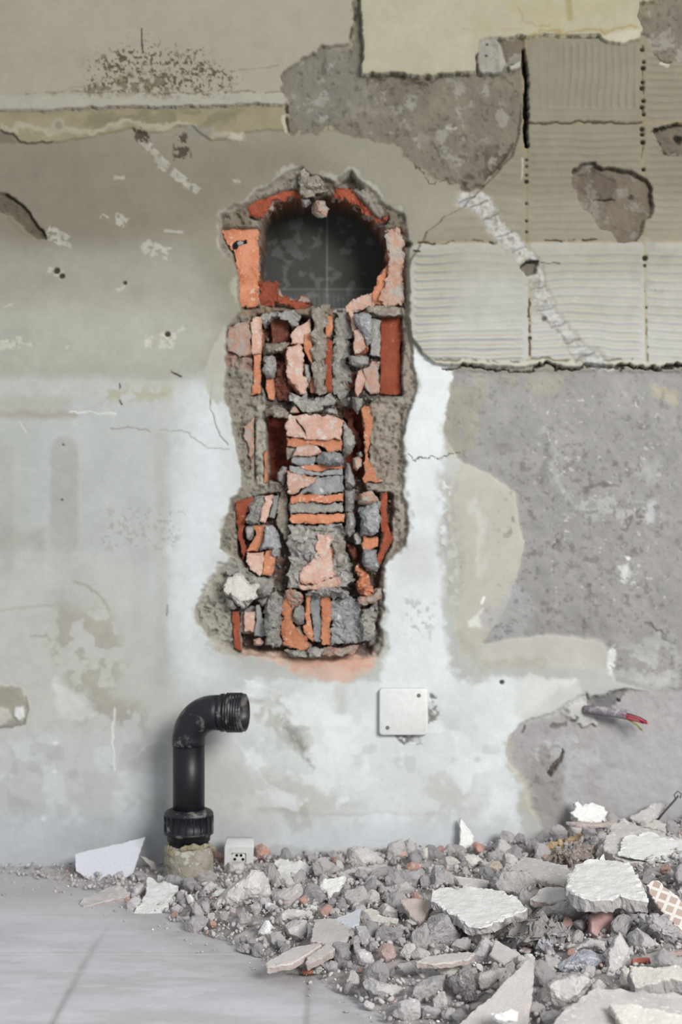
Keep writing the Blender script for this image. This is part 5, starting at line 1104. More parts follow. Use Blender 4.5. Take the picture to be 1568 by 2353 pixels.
rock('mortar_stone', 'flat grey mortar chunk behind the ragged white plaster piece', 'rubble', M_DUST, A((740, 1230), (790, 1200), (830, 1190), (825, 1240), (790, 1290), (745, 1280)))
rock('mortar_stone', 'rounded dark lump between the white tile and the pipe sleeve', 'rubble', M_DGREY, A((748, 1140), (790, 1125), (825, 1145), (820, 1180), (770, 1190), (750, 1170)))
rock('mortar_stone', 'solitary round grey stone at the front edge below the pipe', 'rubble', M_DGREY, A((1042, 1430), (1082, 1382), (1150, 1378), (1185, 1428), (1150, 1490), (1070, 1502), (1045, 1470)))
rock('plaster_chip', 'tiny white plaster chip just right of the pipe sleeve foot', 'plaster', M_WHITE, A((1048, 1268), (1075, 1258), (1095, 1290), (1085, 1320), (1060, 1315)), facets=3)
rock('mortar_stone', 'grey mortar chunk right of the pipe sleeve foot', 'rubble', M_GREY, A((960, 1340), (1000, 1315), (1040, 1340), (1020, 1370), (975, 1375)))
# middle part
rock('brick_stone', 'reddish brown brick piece standing right of the wall socket', 'brick', M_RED, cB((298, 360), (312, 255), (342, 242), (402, 290), (416, 352), (360, 366)))
rock('mortar_stone', 'grey stone lying in front of the half buried wall socket', 'rubble', M_DUST, cB((95, 385), (150, 362), (225, 372), (242, 420), (225, 455), (130, 455), (96, 420)), facets=5)
rock('brick_stone', 'small brown brick piece squeezed between pipe sleeve and socket', 'brick', M_RED, cB((30, 290), (70, 300), (100, 340), (90, 385), (50, 380), (32, 340)))
rock('mortar_boulder', 'broad low dusty mortar boulder in front of the wall socket', 'rubble', M_DUST, cB((0, 655), (60, 592), (130, 520), (210, 455), (270, 420), (340, 425), (390, 480), (425, 570), (400, 620), (310, 645), (245, 640), (230, 680), (60, 695), (20, 690)), facets=5, rough=.7)
rock('mortar_stone', 'blue grey stone at the right foot of the dusty boulder', 'rubble', M_DGREY, cB((300, 635), (330, 600), (400, 605), (412, 650), (370, 685), (320, 668)))
lying('plaster_slab', 'white topped plaster shard on a grey lump right of the socket', 'plaster', W2, cB((428, 362), (460, 350), (555, 368), (690, 398), (660, 430), (600, 445), (560, 488), (500, 490), (410, 468), (440, 420)), .012, ty=.35, lift=.012, rough=.9, jag=1.5)
rock('mortar_stone', 'pale rounded mortar stone below the white topped shard', 'rubble', M_GREY, cB((414, 592), (478, 540), (558, 505), (610, 512), (618, 560), (582, 648), (560, 690), (440, 692), (415, 645)))
rock('mortar_stone', 'darker grey stone right of the pale rounded mortar stone', 'rubble', M_DGREY, cB((620, 575), (650, 500), (720, 518), (775, 600), (742, 645), (680, 672), (622, 640)))
rock('brick_stone', 'tiny pink brick chip against the darker grey stone', 'brick', M_RED, cB((585, 610), (630, 588), (655, 640), (640, 670), (605, 650)))
lying('plaster_shard', 'bright white ragged plaster shard in the middle of the heap', 'plaster', W2, cB((722, 528), (762, 480), (850, 482), (886, 460), (905, 482), (855, 556), (808, 600), (790, 608), (760, 570)), .010, ty=.45, lift=.012, rough=1, jag=1.6)
rock('mortar_block', 'light five sided mortar block near the middle of the heap', 'rubble', M_GREY, cB((874, 602), (900, 558), (1032, 520), (1052, 600), (1046, 650), (1000, 684), (935, 690), (882, 650)))
rock('mortar_boulder', 'tan domed mortar boulder against the wall behind the long flat shard', 'rubble', M_DUST, cB((880, 372), (890, 305), (950, 260), (1042, 280), (1150, 350), (1152, 390), (1000, 420), (885, 412)), facets=5)
lying('tile_shard', 'long flat dusty tile shard lying before the tan domed boulder', 'tile', TD, cB((848, 452), (920, 424), (1060, 400), (1150, 388), (1205, 410), (1190, 440), (1060, 446), (925, 476)), .010, ty=.12, lift=.012, rough=.4)
rock('mortar_block', 'wide dark grey block left of the large dark block', 'rubble', M_DGREY, cB((1205, 440), (1240, 425), (1330, 435), (1422, 402), (1425, 540), (1330, 560), (1235, 525)))
rock('mortar_stone', 'lumpy pale stone in front of the wide dark grey block', 'rubble', M_GREY, cB((1145, 560), (1200, 520), (1300, 500), (1352, 548), (1345, 600), (1255, 632), (1200, 622)))
rock('mortar_block', 'large dark grey block with straight left face near the wall', 'rubble', M_DGREY, cB((1425, 400), (1470, 385), (1560, 420), (1640, 470), (1690, 520), (1640, 555), (1560, 540), (1440, 560)))
rock('brick_stone', 'broad orange brick stub below the wall beside the dark blocks', 'brick', M_RED, cB((1278, 392), (1330, 374), (1420, 384), (1405, 420), (1300, 446)))
rock('brick_stone', 'reddish brick lump by the wall, leftmost of the brick lumps there', 'brick', M_RED, cB((1210, 312), (1250, 290), (1300, 308), (1290, 340), (1235, 352)))
rock('brick_stone', 'oval orange brick chip by the wall left of the white pointed shard', 'brick', M_RED, cB((1458, 292), (1530, 265), (1552, 288), (1505, 325), (1462, 322)))
rock('mortar_sliver', 'pale upright mortar sliver standing by the wall between brick chips', 'rubble', M_CREAM, cB((1392, 285), (1438, 275), (1440, 330), (1425, 382), (1395, 370)))
lying('mosaic_shard', 'brown tile shard with pale joints in the middle of the heap', 'tile', (M_RED if 0 else M_TILEE, M_TILEE), cB((1255, 612), (1330, 605), (1450, 622), (1482, 640), (1442, 702), (1388, 785), (1318, 722)), .010, ty=.5, lift=.012, rough=.4)
f1 = lying('tile_fragment', 'large flat tile fragment pointing to the lower left of the heap', 'tile', T2, cB((696, 742), (760, 738), (825, 745), (940, 800), (905, 880), (775, 975), (650, 1040), (640, 1030), (652, 985), (770, 925), (735, 900), (665, 888)), .011, ty=.22, lift=.014, rough=.3)
lying('glazed_tip', None, None, (M_GLAZE, M_TILEE), cB((822, 748), (1000, 672), (992, 720), (985, 780), (942, 798)), .008, ty=.22, lift=.018, rough=.2, parent=f1, jag=.4)
lying('tile_fragment', 'spear shaped beige tile fragment, frontmost at the left end of the heap', 'tile', T2, cB((366, 1042), (450, 985), (545, 930), (730, 896), (740, 915), (650, 975), (600, 1005), (540, 1035), (380, 1058)), .010, ty=.16, lift=.020, tx=-.1, rough=.3, jag=.5)
rock('mortar_stone', 'smooth six sided grey stone behind the large flat tile fragment', 'rubble', M_GREY, cB((500, 785), (530, 750), (640, 752), (652, 830), (622, 880), (560, 905), (512, 870)), facets=7)
rock('plaster_lump', 'bright white plaster lump near the front edge of the heap', 'plaster', M_WHITE, cB((323, 830), (360, 762), (396, 756), (422, 800), (420, 850), (352, 860)), facets=6)
rock('plaster_sliver', 'thin upright white plaster sliver beside the six sided stone', 'plaster', M_WHITE, cB((640, 872), (655, 770), (690, 762), (685, 830), (662, 885)), facets=2)
rock('mortar_stone', 'leaf shaped dark stone right of the large flat tile fragment', 'rubble', M_DGREY, cB((958, 792), (1030, 782), (1062, 860), (1050, 930), (1010, 940), (972, 880)))
rock('brick_stone', 'large pinkish dusty brick lump below the middle of the heap', 'brick', mat('dusty_brick', (194, 174, 168), (180, 156, 148), (200, 190, 186)), cB((1108, 930), (1150, 902), (1212, 912), (1242, 1000), (1152, 1042), (1112, 992)))
rock('mortar_stone', 'angular grey stone left of the pinkish dusty brick lump', 'rubble', M_GREY, cB((968, 930), (1060, 960), (1092, 1020), (1062, 1060), (990, 1050), (965, 982)))
rock('mortar_stone', 'dusty rounded stone resting on the small cream tile', 'rubble', M_DUST, cB((1090, 655), (1160, 640), (1250, 690), (1245, 755), (1160, 745), (1110, 720)))
lying('tile_shard', 'small cream edged tile under the dusty rounded stone', 'tile', (M_CREAM, M_TILEE), cB((985, 735), (1015, 690), (1060, 670), (1110, 690), (1120, 725), (1240, 745), (1235, 768), (1120, 760)), .012, ty=.25, lift=.008, rough=.4)
rock('mortar_stone', 'long grey stone left of the six sided stone', 'rubble', M_DUST, cB((410, 765), (500, 690), (600, 680), (650, 690), (645, 732), (520, 760), (450, 800)))
rock('mortar_stone', 'small round stone right of the angular grey stone cluster', 'rubble', M_GREY, cB((1318, 985), (1370, 930), (1470, 958), (1440, 995), (1360, 1030)))
rock('brick_stone', 'little red brick chip under the tip of the large flat fragment', 'brick', mat('red_brick_chip', (190, 120, 104), (176, 106, 88)), cB((608, 1082), (700, 1075), (708, 1108), (620, 1116)))
rock('plaster_sliver', 'pale sliver left of the little red brick chip', 'plaster', M_CREAM, cB((500, 1105), (540, 1060), (575, 1055), (610, 1095), (590, 1115)), facets=2)
rock('mortar_boulder', 'flat topped mortar boulder, left of the two front boulders', 'rubble', M_GREY, cB((995, 1150), (1060, 1130), (1150, 1165), (1260, 1180), (1292, 1240), (1240, 1275), (1130, 1290), (1030, 1210)), facets=7)
rock('mortar_boulder', 'wedge shaped mortar boulder, right of the two front boulders', 'rubble', M_GREY, cB((1288, 1240), (1330, 1180), (1470, 1112), (1552, 1130), (1542, 1210), (1440, 1290), (1395, 1300)))
rock('mortar_stone', 'round grey stone at the bottom edge of the photo', 'rubble', M_GREY, cB((1228, 1350), (1240, 1290), (1330, 1265), (1390, 1280), (1402, 1340), (1380, 1400), (1310, 1428), (1245, 1400)), facets=7)
rock('mortar_stone', 'square dark stone right of the round stone at the bottom edge', 'rubble', M_DGREY, cB((1400, 1315), (1535, 1325), (1525, 1395), (1400, 1402)))
rock('mortar_stone', 'broken grey stone above the flat topped boulder', 'rubble', M_GREY, cB((1228, 1050), (1320, 1030), (1362, 1060), (1412, 1100), (1300, 1122), (1250, 1092)))
rock('mortar_stone', 'grey stone tucked under the front edge of the large flat tile fragment', 'rubble', M_DGREY, cB((740, 1050), (800, 1015), (862, 1030), (855, 1088), (780, 1095)))
# right part
rock('mortar_boulder', 'large round dark concrete boulder under the white speckled slab', 'rubble', M_DGREY, [(968, 2130), (985, 2100), (1003, 2088), (1024, 2096), (1045, 2122), (1062, 2150), (1055, 2172), (1035, 2187), (1000, 2191), (975, 2170)], facets=4)
lying('plaster_slab', 'white speckled plaster slab, the front left of the big white slabs', 'plaster', W2, cC((22, 720), (110, 690), (180, 686), (250, 690), (380, 695), (480, 710), (490, 735), (560, 760), (618, 815), (590, 838), (500, 872), (440, 905), (330, 935), (240, 915), (160, 850), (90, 800), (38, 780)), .013, ty=.14, lift=.030, rough=.65, jag=.5)
lying('plaster_slab', 'thick bright white plaster slab with a ragged dark underside', 'plaster', W2, cC((862, 605), (920, 545), (1050, 515), (1085, 490), (1112, 515), (1250, 530), (1280, 600), (1310, 660), (1365, 770), (1290, 762), (1190, 740), (1150, 762), (1080, 765), (980, 760), (900, 735), (862, 700)), .019, ty=.14, lift=.028, rough=.7, jag=.5, edge=.002)
s3 = lying('render_slab', 'long dusty grey slab with a white painted patch near the right wall', 'plaster', (M_DUST, M_TILEE), cC((1080, 440), (1112, 350), (1180, 268), (1250, 280), (1330, 322), (1500, 360), (1640, 400), (1640, 570), (1440, 552), (1250, 530), (1150, 505)), .014, ty=.22, lift=.022, rough=.5, jag=1.2)
lying('white_patch', None, None, (M_WHITE, M_WHITE), cC((1180, 490), (1205, 400), (1222, 370), (1300, 378), (1340, 350), (1382, 352), (1440, 382), (1630, 402), (1630, 548), (1440, 530), (1320, 516)), .0025, ty=.22, lift=.0355, rough=.5, jag=1.0, edge=.0008, parent=s3, anchor=.5)
leaning('plaster_slab', 'white plaster chunk with a small horn leaning on the wall at the right', 'plaster', W2, cC((893, 230), (906, 200), (910, 160), (936, 155), (942, 186), (1040, 180), (1082, 190), (1112, 230), (1140, 270), (1120, 290), (1000, 296), (930, 290)), -.05, .6, .010, rough=1.0, jag=1.5)
lying('tile_shard', 'thin beige tile shard under the white chunk with the horn', 'tile', (M_TILEE, M_TILEE), cC((862, 288), (930, 286), (1040, 292), (1165, 285), (1165, 296), (1040, 308), (920, 305)), .006, ty=.1, lift=.03, rough=.4)
leaning('render_slab', 'grey triangular render slab leaning against the wall at the far right', 'plaster', (M_DUST, M_DUST), cC((1250, 262), (1330, 210), (1400, 170), (1482, 165), (1425, 262), (1335, 312)), -.045, .7, .008, rough=.6)
lying('tile_shard', 'pale flat shard lying just above the long dusty slab', 'tile', (M_CREAM, M_TILEE), cC((1335, 312), (1400, 272), (1440, 285), (1502, 322), (1505, 348), (1420, 335)), .008, ty=.25, lift=.035, rough=.5)
rock('mortar_stone', 'dark mauve stone under the thin beige shard by the wall', 'rubble', M_DGREY, cC((920, 310), (1060, 305), (1070, 350), (1040, 385), (990, 370), (950, 340)))
rock('mortar_stone', 'dark stone peeping out under the long dusty slab', 'rubble', M_DGREY, cC((1290, 595), (1350, 572), (1500, 602), (1450, 632), (1330, 628)))
def mosaicmat():
    t = NT('small_mosaic'); tc = t.add('ShaderNodeTexCoord'); mp = t.add('ShaderNodeMapping')
    mp.inputs['Rotation'].default_value = (0, 0, .55); t.link(tc.outputs['Object'], mp.inputs['Vector'])
    br = t.add('ShaderNodeTexBrick'); br.offset = 0.0; t.link(mp.outputs[0], br.inputs['Vector'])
    br.inputs['Scale'].default_value = 1.0; br.inputs['Brick Width'].default_value = .0135; br.inputs['Row Height'].default_value = .0135
    br.inputs['Mortar Size'].default_value = .0022; br.inputs['Mortar Smooth'].default_value = .1
    br.inputs['Color1'].default_value = (*alb((190, 172, 160)), 1); br.inputs['Color2'].default_value = (*alb((182, 160, 148)), 1)
    br.inputs['Mortar'].default_value = (*alb((226, 220, 214)), 1)
    t.link(br.outputs['Color'], t.b.inputs['Base Color']); t.b.inputs['Roughness'].default_value = .7
    return t.m
lying('mosaic_tile', 'curved mosaic tile fragment with small brown squares at the right edge', 'tile', (mosaicmat(), M_TILEE), cC((1352, 672), (1385, 642), (1425, 650), (1485, 700), (1640, 830), (1640, 1040), (1560, 960), (1480, 872), (1405, 785), (1372, 720)), .010, ty=.55, lift=.02, tx=-.1, rough=.2, topbump=.1)
lying('ridged_brick_piece', 'pink brick piece with fine ridges below the thick white slab', 'brick', (M_PINKB, M_PINKB), cC((1000, 850), (1060, 835), (1138, 825), (1162, 930), (1165, 985), (1130, 1020), (1060, 1002), (1010, 960), (1003, 900)), .020, ty=.75, lift=.0, rough=.4)
rock('mortar_boulder', 'biggest rough mortar boulder with a whitish broken face in the heap', 'rubble', mat('bloomed_mortar', (184, 179, 176), (168, 162, 160), (206, 206, 212), sc=40, sc3=35, th3=.56, bump=.8, bd=.003), cC((468, 970), (520, 905), (620, 862), (700, 850), (790, 880), (860, 940), (870, 1000), (852, 1080), (805, 1152), (700, 1112), (640, 1062), (590, 1050), (540, 1005)), rough=2.2, facets=6)
rock('mortar_boulder', 'long dusty boulder behind the whitish broken face', 'rubble', M_DUST, cC((620, 862), (650, 840), (750, 800), (860, 775), (945, 772), (1010, 790), (1056, 812), (1000, 852), (920, 880), (850, 915), (760, 870)), facets=5)
lying('render_slab', 'broad pale tile slab lying behind the speckled white slab', 'tile', TD, cC((500, 590), (580, 500), (700, 520), (860, 552), (890, 590), (862, 620), (850, 690), (750, 660), (620, 612)), .010, ty=.16, lift=.02, rough=.4)
lying('render_slab', 'dusty sloping slab between the two big white slabs', 'tile', TD, cC((640, 762), (700, 700), (740, 682), (850, 692), (872, 760), (765, 792)), .010, ty=.2, lift=.018, rough=.5)
rock('mortar_boulder', 'grey boulder with a pink brick spot behind the speckled white slab', 'rubble', mat('spotted_mortar', (184, 180, 178), (170, 166, 165), (208, 184, 172), sc3=24, th3=.6), cC((378, 640), (430, 602), (500, 582), (620, 590), (680, 650), (712, 700), (640, 780), (560, 760), (482, 735), (400, 694)), facets=5)
rock('mortar_block', 'grey roof shaped chunk leaning left of the thick tile piece', 'rubble', M_GREY, cC((260, 1130), (335, 1015), (380, 967), (426, 1000), (402, 1070), (385, 1130), (420, 1160), (330, 1186), (272, 1170)))
lying('tile_shard', 'thick beige tile piece leaning above the large triangular tile', 'tile', T2, cC((385, 1100), (425, 1012), (480, 1040), (560, 1080), (600, 1128), (560, 1162), (520, 1200), (450, 1150)), .014, ty=.55, lift=.016, rough=.3)
lying('tile_shard', 'long narrow tile shard lying under the round dark boulder', 'tile', T2, [(958, 2210), (985, 2196), (1045, 2188), (1092, 2189), (1080, 2204), (1000, 2215)], .008, ty=.1, lift=.018, rough=.3)
lying('tile_fragment', 'large triangular beige tile fragment pointing upward at the bottom', 'tile', T2, cC((120, 1600), (300, 1440), (480, 1272), (655, 1108), (668, 1118), (640, 1400), (622, 1600)), .012, ty=.62, tx=-.06, lift=.03, anchor=.75, rough=.25, jag=.5)
rock('stippled_chunk', 'blue grey chunk with a stippled frosty face', 'rubble', M_BLUE, cC((790, 1170), (900, 1100), (945, 1075), (1020, 1065), (1062, 1080), (1110, 1130), (1090, 1170), (1040, 1190), (960, 1200), (840, 1205)), facets=4)
rock('mortar_stone', 'dark grey stone right above the stippled frosty chunk', 'rubble', M_GREY, cC((858, 1102), (930, 1040), (1000, 1002), (1122, 1030), (1115, 1108), (1062, 1080), (1020, 1066), (945, 1076)), facets=5)
rock('mortar_shard', 'tall pointed mortar shard standing upright right of the frosty chunk', 'rubble', M_GREY, cC((1090, 1250), (1112, 1080), (1148, 1000), (1215, 935), (1232, 990), (1256, 1090), (1245, 1140), (1205, 1200), (1190, 1290), (1105, 1300)), facets=6)
rock('mortar_block', 'lumpy grey block right of the tall pointed shard', 'rubble', M_GREY, cC((1218, 950), (1292, 930), (1362, 980), (1450, 1060), (1440, 1082), (1370, 1102), (1290, 1122), (1240, 1060)))
rock('mortar_boulder', 'dark grey boulder under the mosaic tile fragment', 'rubble', M_DGREY, cC((1310, 880), (1370, 800), (1415, 812), (1500, 920), (1590, 1000), (1580, 1045), (1470, 1072), (1400, 1000), (1332, 932)), rough=1.5)
rock('brick_stone', 'small red brick slice at the right below the lumpy grey block', 'brick', mat('red_brick_chip', (190, 120, 104)), cC((1244, 1130), (1372, 1120), (1376, 1160), (1250, 1170)), facets=5)
rock('brick_stone', 'brown flat piece at the right edge under the dark boulder', 'brick', mat('dusty_brick', (194, 174, 168)), cC((1410, 1092), (1640, 1070), (1640, 1140), (1440, 1112)))
lying('render_slab', 'pale topped render slab right of the tall pointed shard', 'plaster', (M_CREAM, M_GREY), cC((1240, 1186), (1420, 1170), (1640, 1180), (1640, 1240), (1450, 1262), (1400, 1290), (1290, 1290), (1260, 1240)), .022, ty=.35, lift=.016, rough=.7)
rock('mortar_shard', 'narrow pale shard wedged at the left of the pale topped slab', 'rubble', M_CREAM, cC((1195, 1190), (1240, 1186), (1282, 1300), (1262, 1325), (1190, 1310)), facets=4)
rock('mortar_stone', 'grey stone at the right edge above the big bottom slab', 'rubble', M_DGREY, cC((1450, 1262), (1568, 1248), (1640, 1270), (1640, 1370), (1420, 1338)))
lying('render_slab', 'wide dusty slab filling the bottom right corner', 'tile', TD, cC((720, 1560), (860, 1420), (1030, 1308), (1200, 1320), (1660, 1356), (1660, 1660), (720, 1660)), .013, ty=.30, lift=.035, anchor=.45, rough=.35)
lying('tile_fragment', 'smooth pale slab lying on the wide dusty slab in the corner', 'tile', (M_CREAM, M_TILEE), cC((1118, 1400), (1280, 1415), (1460, 1450), (1520, 1470), (1660, 1440), (1660, 1660), (1260, 1660), (1190, 1528)), .009, ty=.30, lift=.047, anchor=.35, rough=.3)
rock('mortar_stone', 'pale layered stone left of the lumpy cube shaped stone', 'rubble', M_CREAM, cC((60, 1202), (150, 1165), (212, 1190), (162, 1250), (100, 1242)))
rock('mortar_block', 'lumpy cube shaped stone with dark pits left of the triangular tile', 'rubble', mat('pitted_stone', (168, 164, 164), (140, 134, 132), (196, 192, 190), sc=35, bump=.8, bd=.003), cC((130, 1290), (200, 1212), (250, 1200), (295, 1225), (322, 1330), (350, 1368), (282, 1415), (228, 1390)), rough=1.8)
rock('mortar_block', 'dusty wedge of mortar against the triangular tile', 'rubble', M_DUST, cC((292, 1222), (440, 1180), (502, 1192), (470, 1240), (380, 1322), (330, 1332)), facets=6)
rock('plaster_lump', 'cream plaster piece lying on the foot of the triangular tile', 'plaster', M_WHITE, cC((400, 1462), (520, 1432), (572, 1450), (560, 1510), (480, 1530), (410, 1502)), fwd=.075, facets=5)
leaning('plaster_shard', 'white pointed shard standing upright against the wall', 'plaster', (M_WHITE, M_CREAM), cC((208, 465), (208, 300), (212, 266), (236, 290), (297, 380), (280, 425), (260, 460), (230, 472)), -.030, .25, .008, rough=.6, side=.2)
rock('brick_stone', 'orange brick lump right of the white pointed shard', 'brick', M_RED, cC((275, 422), (312, 400), (372, 470), (376, 520), (345, 526), (300, 472)))
rock('brick_stone', 'small orange chip at the foot of the white pointed shard', 'brick', M_RED, cC((180, 482), (230, 460), (242, 486), (200, 510)))
rock('mortar_stone', 'upper pale stone in front of the white pointed shard', 'rubble', M_CREAM, cC((105, 540), (112, 500), (170, 495), (228, 540), (225, 590), (120, 590)))
rock('mortar_stone', 'pale stone right of the chip below the pointed shard', 'rubble', M_CREAM, cC((236, 500), (300, 478), (350, 520), (330, 565), (240, 580)))
rock('mortar_stone', 'tan stone behind the grey boulder with the pink spot', 'rubble', mat('tan_stone', (194, 180, 168), (180, 164, 152)), cC((365, 560), (400, 530), (452, 530), (482, 570), (460, 600), (365, 612)))
lying('tile_shard', 'dusty sliver lying above the speckled white slab', 'tile', TD, cC((160, 622), (270, 632), (382, 650), (372, 690), (222, 690)), .008, ty=.2, lift=.016, rough=.4)
o = rock('foam_crumb', 'yellow orange foam crumb beside the wall, the right and larger one', 'foam', M_FOAM, cC((850, 440), (850, 400), (880, 380), (930, 392), (960, 350), (988, 410), (920, 420), (880, 445)), rough=3, facets=2)
rock('foam_crumb', 'yellow orange foam crumb beside the wall, the left and smaller one', 'foam', M_FOAM, cC((740, 470), (718, 425), (745, 435), (775, 405), (830, 403), (842, 440), (800, 460), (770, 480)), rough=3, facets=2)
rock('mortar_boulder', 'brown dusty mound of mortar under the yellow foam crumbs', 'rubble', mat('brown_mortar', (176, 164, 156), (150, 138, 132), (196, 186, 178), bump=.8, bd=.003), cC((745, 500), (780, 470), (860, 445), (980, 415), (1070, 440), (1085, 500), (1020, 545), (900, 560), (790, 540)), rough=2, facets=4)
rock('mortar_boulder', 'big dusty mortar boulder between triangular tile and bottom slab', 'rubble', M_DUST, cC((690, 1400), (700, 1302), (770, 1262), (870, 1222), (960, 1222), (1012, 1260), (1022, 1310), (930, 1370), (850, 1422), (790, 1482), (722, 1480)), facets=5)
rock('mortar_stone', 'dark knobbly stone resting on the big dusty boulder', 'rubble', M_DGREY, cC((802, 1300), (840, 1225), (930, 1205), (965, 1250), (900, 1310), (840, 1330)), fwd=.03, rough=1.6)
rock('mortar_stone', 'small grey stone left of the pink ridged brick piece', 'rubble', M_GREY, cC((870, 1002), (930, 940), (972, 978), (960, 1022), (892, 1050)))
rock('mortar_stone', 'dark stone above the small grey stone by the ridged brick', 'rubble', M_DGREY, cC((888, 902), (980, 880), (1002, 955), (960, 970), (922, 940)))
rock('mortar_block', 'grey block hidden behind the pink ridged brick piece', 'rubble', M_DGREY, cC((1150, 850), (1290, 850), (1305, 900), (1290, 930), (1182, 942)))
wr = empty('bent_wire', P(1535, 1870, -.03), 'dark bent wire sticking out of the heap at the far right', 'wire')
pmesh('strand', sweep([P(1512, 1884, -.035), P(1530, 1862, -.04), P(1552, 1838, -.045), P(1560, 1828, -.045)], .0018, 10), M_ROD, wr)
pmesh('loop', sweep([P(1553, 1836, -.045), P(1550, 1826, -.045), P(1558, 1818, -.045), P(1566, 1824, -.045), P(1564, 1834, -.045)], .0010, 8), M_ROD, wr)
# ------------------------------------------------------------------ smaller stones: each its own object, meshes shared
def ico(sub):
    import bmesh
    bm = bmesh.new(); bmesh.ops.create_icosphere(bm, subdivisions=sub, radius=1)
    V = np.array([tuple(v.co) for v in bm.verts]); F = [tuple(v.index for v in f.verts) for f in bm.faces]; bm.free(); return V, F
I3 = ico(3); I2 = ico(2); I4 = ico(4)
def stone_data(name, m, seed, base_=I4, sc=(1, .8, .7), nf=9, rough=.10):
    rg = np.random.default_rng(seed); V = base_[0]*np.array(sc)
    for k in range(nf):
        d = rg.normal(size=3); d /= np.linalg.norm(d); h = (V@d).max()*rg.uniform(.60, .86)
        V = V-np.maximum(V@d-h, 0)[:, None]*d
    for f, a in ((2.2, 1), (6, .5), (14, .25)):
        V = V+(np.stack([n3(V*f+seed, 21), n3(V*f+seed, 22), n3(V*f+seed, 23)], 1)-.5)*2*rough*a
    me = bpy.data.meshes.new(name); me.from_pydata([tuple(v) for v in V], [], base_[1]); me.materials.append(m); me.update(); return me
protos = []
for i in range(18):
    m = (M_GREY, M_DGREY, M_DUST, M_GREY, M_DGREY, M_GREY)[i % 6]
    protos.append(('grey', stone_data('stone', m, 100+i, sc=(1, random.uniform(.65, .9), random.uniform(.5, .75)))))
rprot = [stone_data('brick_stone', M_RED, 200+i, sc=(1, .8, .6)) for i in range(3)]
wprot = [stone_data('plaster_chip', (M_WHITE, M_CREAM)[i % 2], 300+i, sc=(1, .8, .35)) for i in range(4)]
tprot = [stone_data('tile_chip', (M_TILEB, M_TILEE)[i % 2], 400+i, sc=(1, .6, .22), nf=7, rough=.04) for i in range(4)]
polys = [np.asarray(p) for p in TAKEN]
def inside(px, py, grow=0):
    for p in polys:
        if p[:, 0].min()-grow < px < p[:, 0].max()+grow and p[:, 1].min()-grow < py < p[:, 1].max()+grow:
            if sdf(p, np.array([px]), np.array([py]))[0] > -grow: return True
    return False
def topix(v):
    d = v[1]+CAM_D; return 784+v[0]/d*FPX, 1176.5-(v[2]-CAM_Z)/d*FPX
placed = []; cnt = {}
ZONES = (('at the left end of the heap', lambda x, y: x < 700), ('below the speckled white slab', lambda x, y: x < 1060 and y > 2150),
         ('along the wall in the middle', lambda x, y: y < 2030), ('in the middle of the heap', lambda x, y: x < 1060), ('at the right of the heap', lambda x, y: True))
def zone(px, py):
    for s_, f in ZONES:
        if f(px, py): return s_
def scatter(n_try, smin, smax, limit, tag_size, grow, overlap):
    k = 0
    for _ in range(n_try):
        if k >= limit: break
        x = random.uniform(-.30, .52); y = random.uniform(-.86, -.03)
        e = float(np.interp(x, EX, EY)); t = y-e
        if t < .006: continue
        s = random.uniform(smin, smax)*(.55+.45*min(1, t/.10))
        if y > -s*1.1-.004: continue
        h = float(H(x, y)); z = h+s*.22
        px, py = topix((x, y, z))
        if not (-20 < px < 1600 and py < 2420): continue
        if math.hypot(x+.2475, y+.10) < .045+s*.9 or (abs(x+.165) < .045 and -.13 < y): continue
        if inside(px, py, grow): continue
        if any((x-a)**2+(y-b_)**2 < (overlap*(s+c_))**2 for a, b_, c_ in placed): continue
        placed.append((x, y, s))
        u = random.random()*(.80 if tag_size == 'large' else 1)
        if u < .80: kind, me = 'grey', random.choice(protos)[1]; nm, cat, lb = 'mortar_stone', 'rubble', 'grey mortar stone'
        elif u < .87: kind, me = 'red', random.choice(rprot); nm, cat, lb = 'brick_stone', 'brick', 'dusty red brick crumb'
        elif u < .93: kind, me = 'white', random.choice(wprot); nm, cat, lb = 'plaster_chip', 'plaster', 'pale plaster chip'
        else: kind, me = 'tile', random.choice(tprot); nm, cat, lb = 'tile_chip', 'tile', 'flat beige tile chip'
        o = bpy.data.objects.new(nm, me); COLL.objects.link(o); o.location = (x, y, z); o.scale = (s, s, s)
        if kind == 'tile': o.rotation_euler = (random.uniform(-.4, .4), random.uniform(-.4, .4), random.uniform(0, 6.28)); o.scale = (s*1.2,)*3
        else: o.rotation_euler = (random.uniform(0, 6.28), random.uniform(0, 6.28), random.uniform(0, 6.28)) if kind != 'white' else (random.uniform(-.5, .5), random.uniform(-.5, .5), random.uniform(0, 6.28))
        zn = zone(px, py); g = '%s %ss %s' % (tag_size, lb, zn)
        tag(o, '%s %s %s' % (tag_size, lb, zn), cat, g); k += 1
scatter(1500, .015, .024, 70, 'large', 0, .60)
scatter(2500, .009, .0135, 115, 'middling', 0, .60)
scatter(9000, .0050, .0085, 140, 'small', 0, .66)
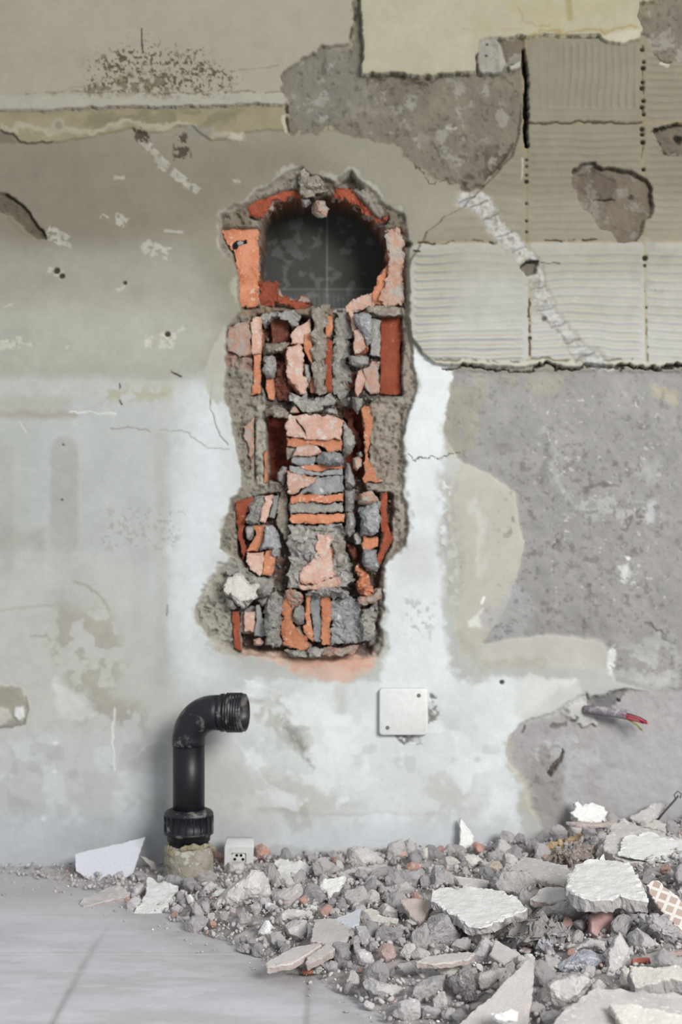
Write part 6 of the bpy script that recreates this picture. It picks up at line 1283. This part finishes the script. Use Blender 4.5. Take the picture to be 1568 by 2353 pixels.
# ------------------------------------------------------------------ fine rubble nobody could count
def crumbs(name, label, sets, seed):
    rg = np.random.default_rng(seed); bV, bF = ico(1); bF = np.array(bF); VV = []; FF = []; MI = []; off = 0
    for mi, (m, pts) in enumerate(sets):
        for (x, y, z, s) in pts:
            q, _ = np.linalg.qr(rg.normal(size=(3, 3))); v = bV*np.array([1, rg.uniform(.55, 1), rg.uniform(.35, .75)])
            for _k in range(4):
                d = rg.normal(size=3); d /= np.linalg.norm(d); hh_ = (v@d).max()*rg.uniform(.45, .8); v = v-np.maximum(v@d-hh_, 0)[:, None]*d
            VV.append((v@q)*s+np.array([x, y, z])); FF.append(bF+off); off += len(bV); MI += [mi]*len(bF)
    V = np.concatenate(VV); F = np.concatenate(FF)
    me = bpy.data.meshes.new(name); me.vertices.add(len(V)); me.vertices.foreach_set('co', V.reshape(-1).astype(np.float32))
    me.loops.add(len(F)*3); me.loops.foreach_set('vertex_index', F.reshape(-1).astype(np.int32)); me.polygons.add(len(F))
    me.polygons.foreach_set('loop_start', (np.arange(len(F))*3).astype(np.int32))
    try: me.polygons.foreach_set('loop_total', np.full(len(F), 3, np.int32))
    except Exception: pass
    for m, _p in sets: me.materials.append(m)
    me.polygons.foreach_set('material_index', np.asarray(MI, np.int32))
    me.update(calc_edges=True); me.validate()
    o = bpy.data.objects.new(name, me); COLL.objects.link(o); return tag(o, label, 'gravel', kind='stuff')
def pick(n, f, smin, smax, pw=2.2):
    out = []; rr_ = random.Random(5+n)
    while len(out) < n:
        x = rr_.uniform(-.62, .60); y = rr_.uniform(-.95, -.004); w = f(x, y)
        if rr_.random() > w or math.hypot(x+.2475, y+.10) < .045: continue
        s = smin+(smax-smin)*rr_.random()**pw; h = max(0.0, float(H(x, y)))
        out.append((x, y, h+s*.25, s))
    return out
def dens(x, y):
    t = y-float(np.interp(x, EX, EY)); k = 1 if x > -.27 else .8
    if t > .01: return .9*k
    return .30*math.exp(-((t-.01)/.05)**2)*k
M_GR = mat('gravel_grey', (192, 187, 185), (176, 171, 170), bump=.3); M_GD = mat('gravel_dark', (172, 168, 168), (152, 148, 149), bump=.3)
crumbs('fine_gravel', 'grey, dark, red and white crumbs and grit covering the heap and its edge', [
    (M_GR, pick(260, lambda x, y: dens(x, y) if float(np.interp(x, EX, EY)) < y-.02 else 0, .0045, .0078, 1)), (M_GD, pick(170, lambda x, y: dens(x, y) if float(np.interp(x, EX, EY)) < y-.02 else 0, .0045, .0078, 1)),
    (M_GR, pick(5000, dens, .0014, .0062)), (M_GD, pick(2400, dens, .0014, .0062)), (M_RED, pick(300, dens, .0012, .0040)),
    (M_WHITE, pick(420, lambda x, y: dens(x, y)*.8+.004, .0010, .0036)), (M_DUST, pick(1500, lambda x, y: min(1, dens(x, y)*.7+(.02 if y-float(np.interp(x, EX, EY)) > -.25 else .001)), .0006, .0016))], 1)
pts = []
while len(pts) < 1500:
    px = random.uniform(535, 930); py = random.uniform(715, 1505)
    if sdf(H1, np.array([px]), np.array([py]))[0] < 2 or (612 < px < 660 and 950 < py < 1100) or (800 < px < 842 and 935 < py < 1080) or (870 < px < 926 and py < 906): continue
    j = int((px-gx[0])/STEP); i = int((py-gy[0])/STEP); s_ = random.uniform(.0015, .0050); d_ = -HG[i, j]
    if d_ < .018: continue
    p_ = P(px, py, d_-s_*.2-random.random()*.006); pts.append((p_.x, p_.y, p_.z, s_))
crumbs('mortar_crumbs', 'mortar and brick crumbs filling the gaps inside the broken opening', [(M_MGREY, pts[:800]), (M_MTAN, pts[800:1250]), (M_BRICKD, pts[1250:])], 9)
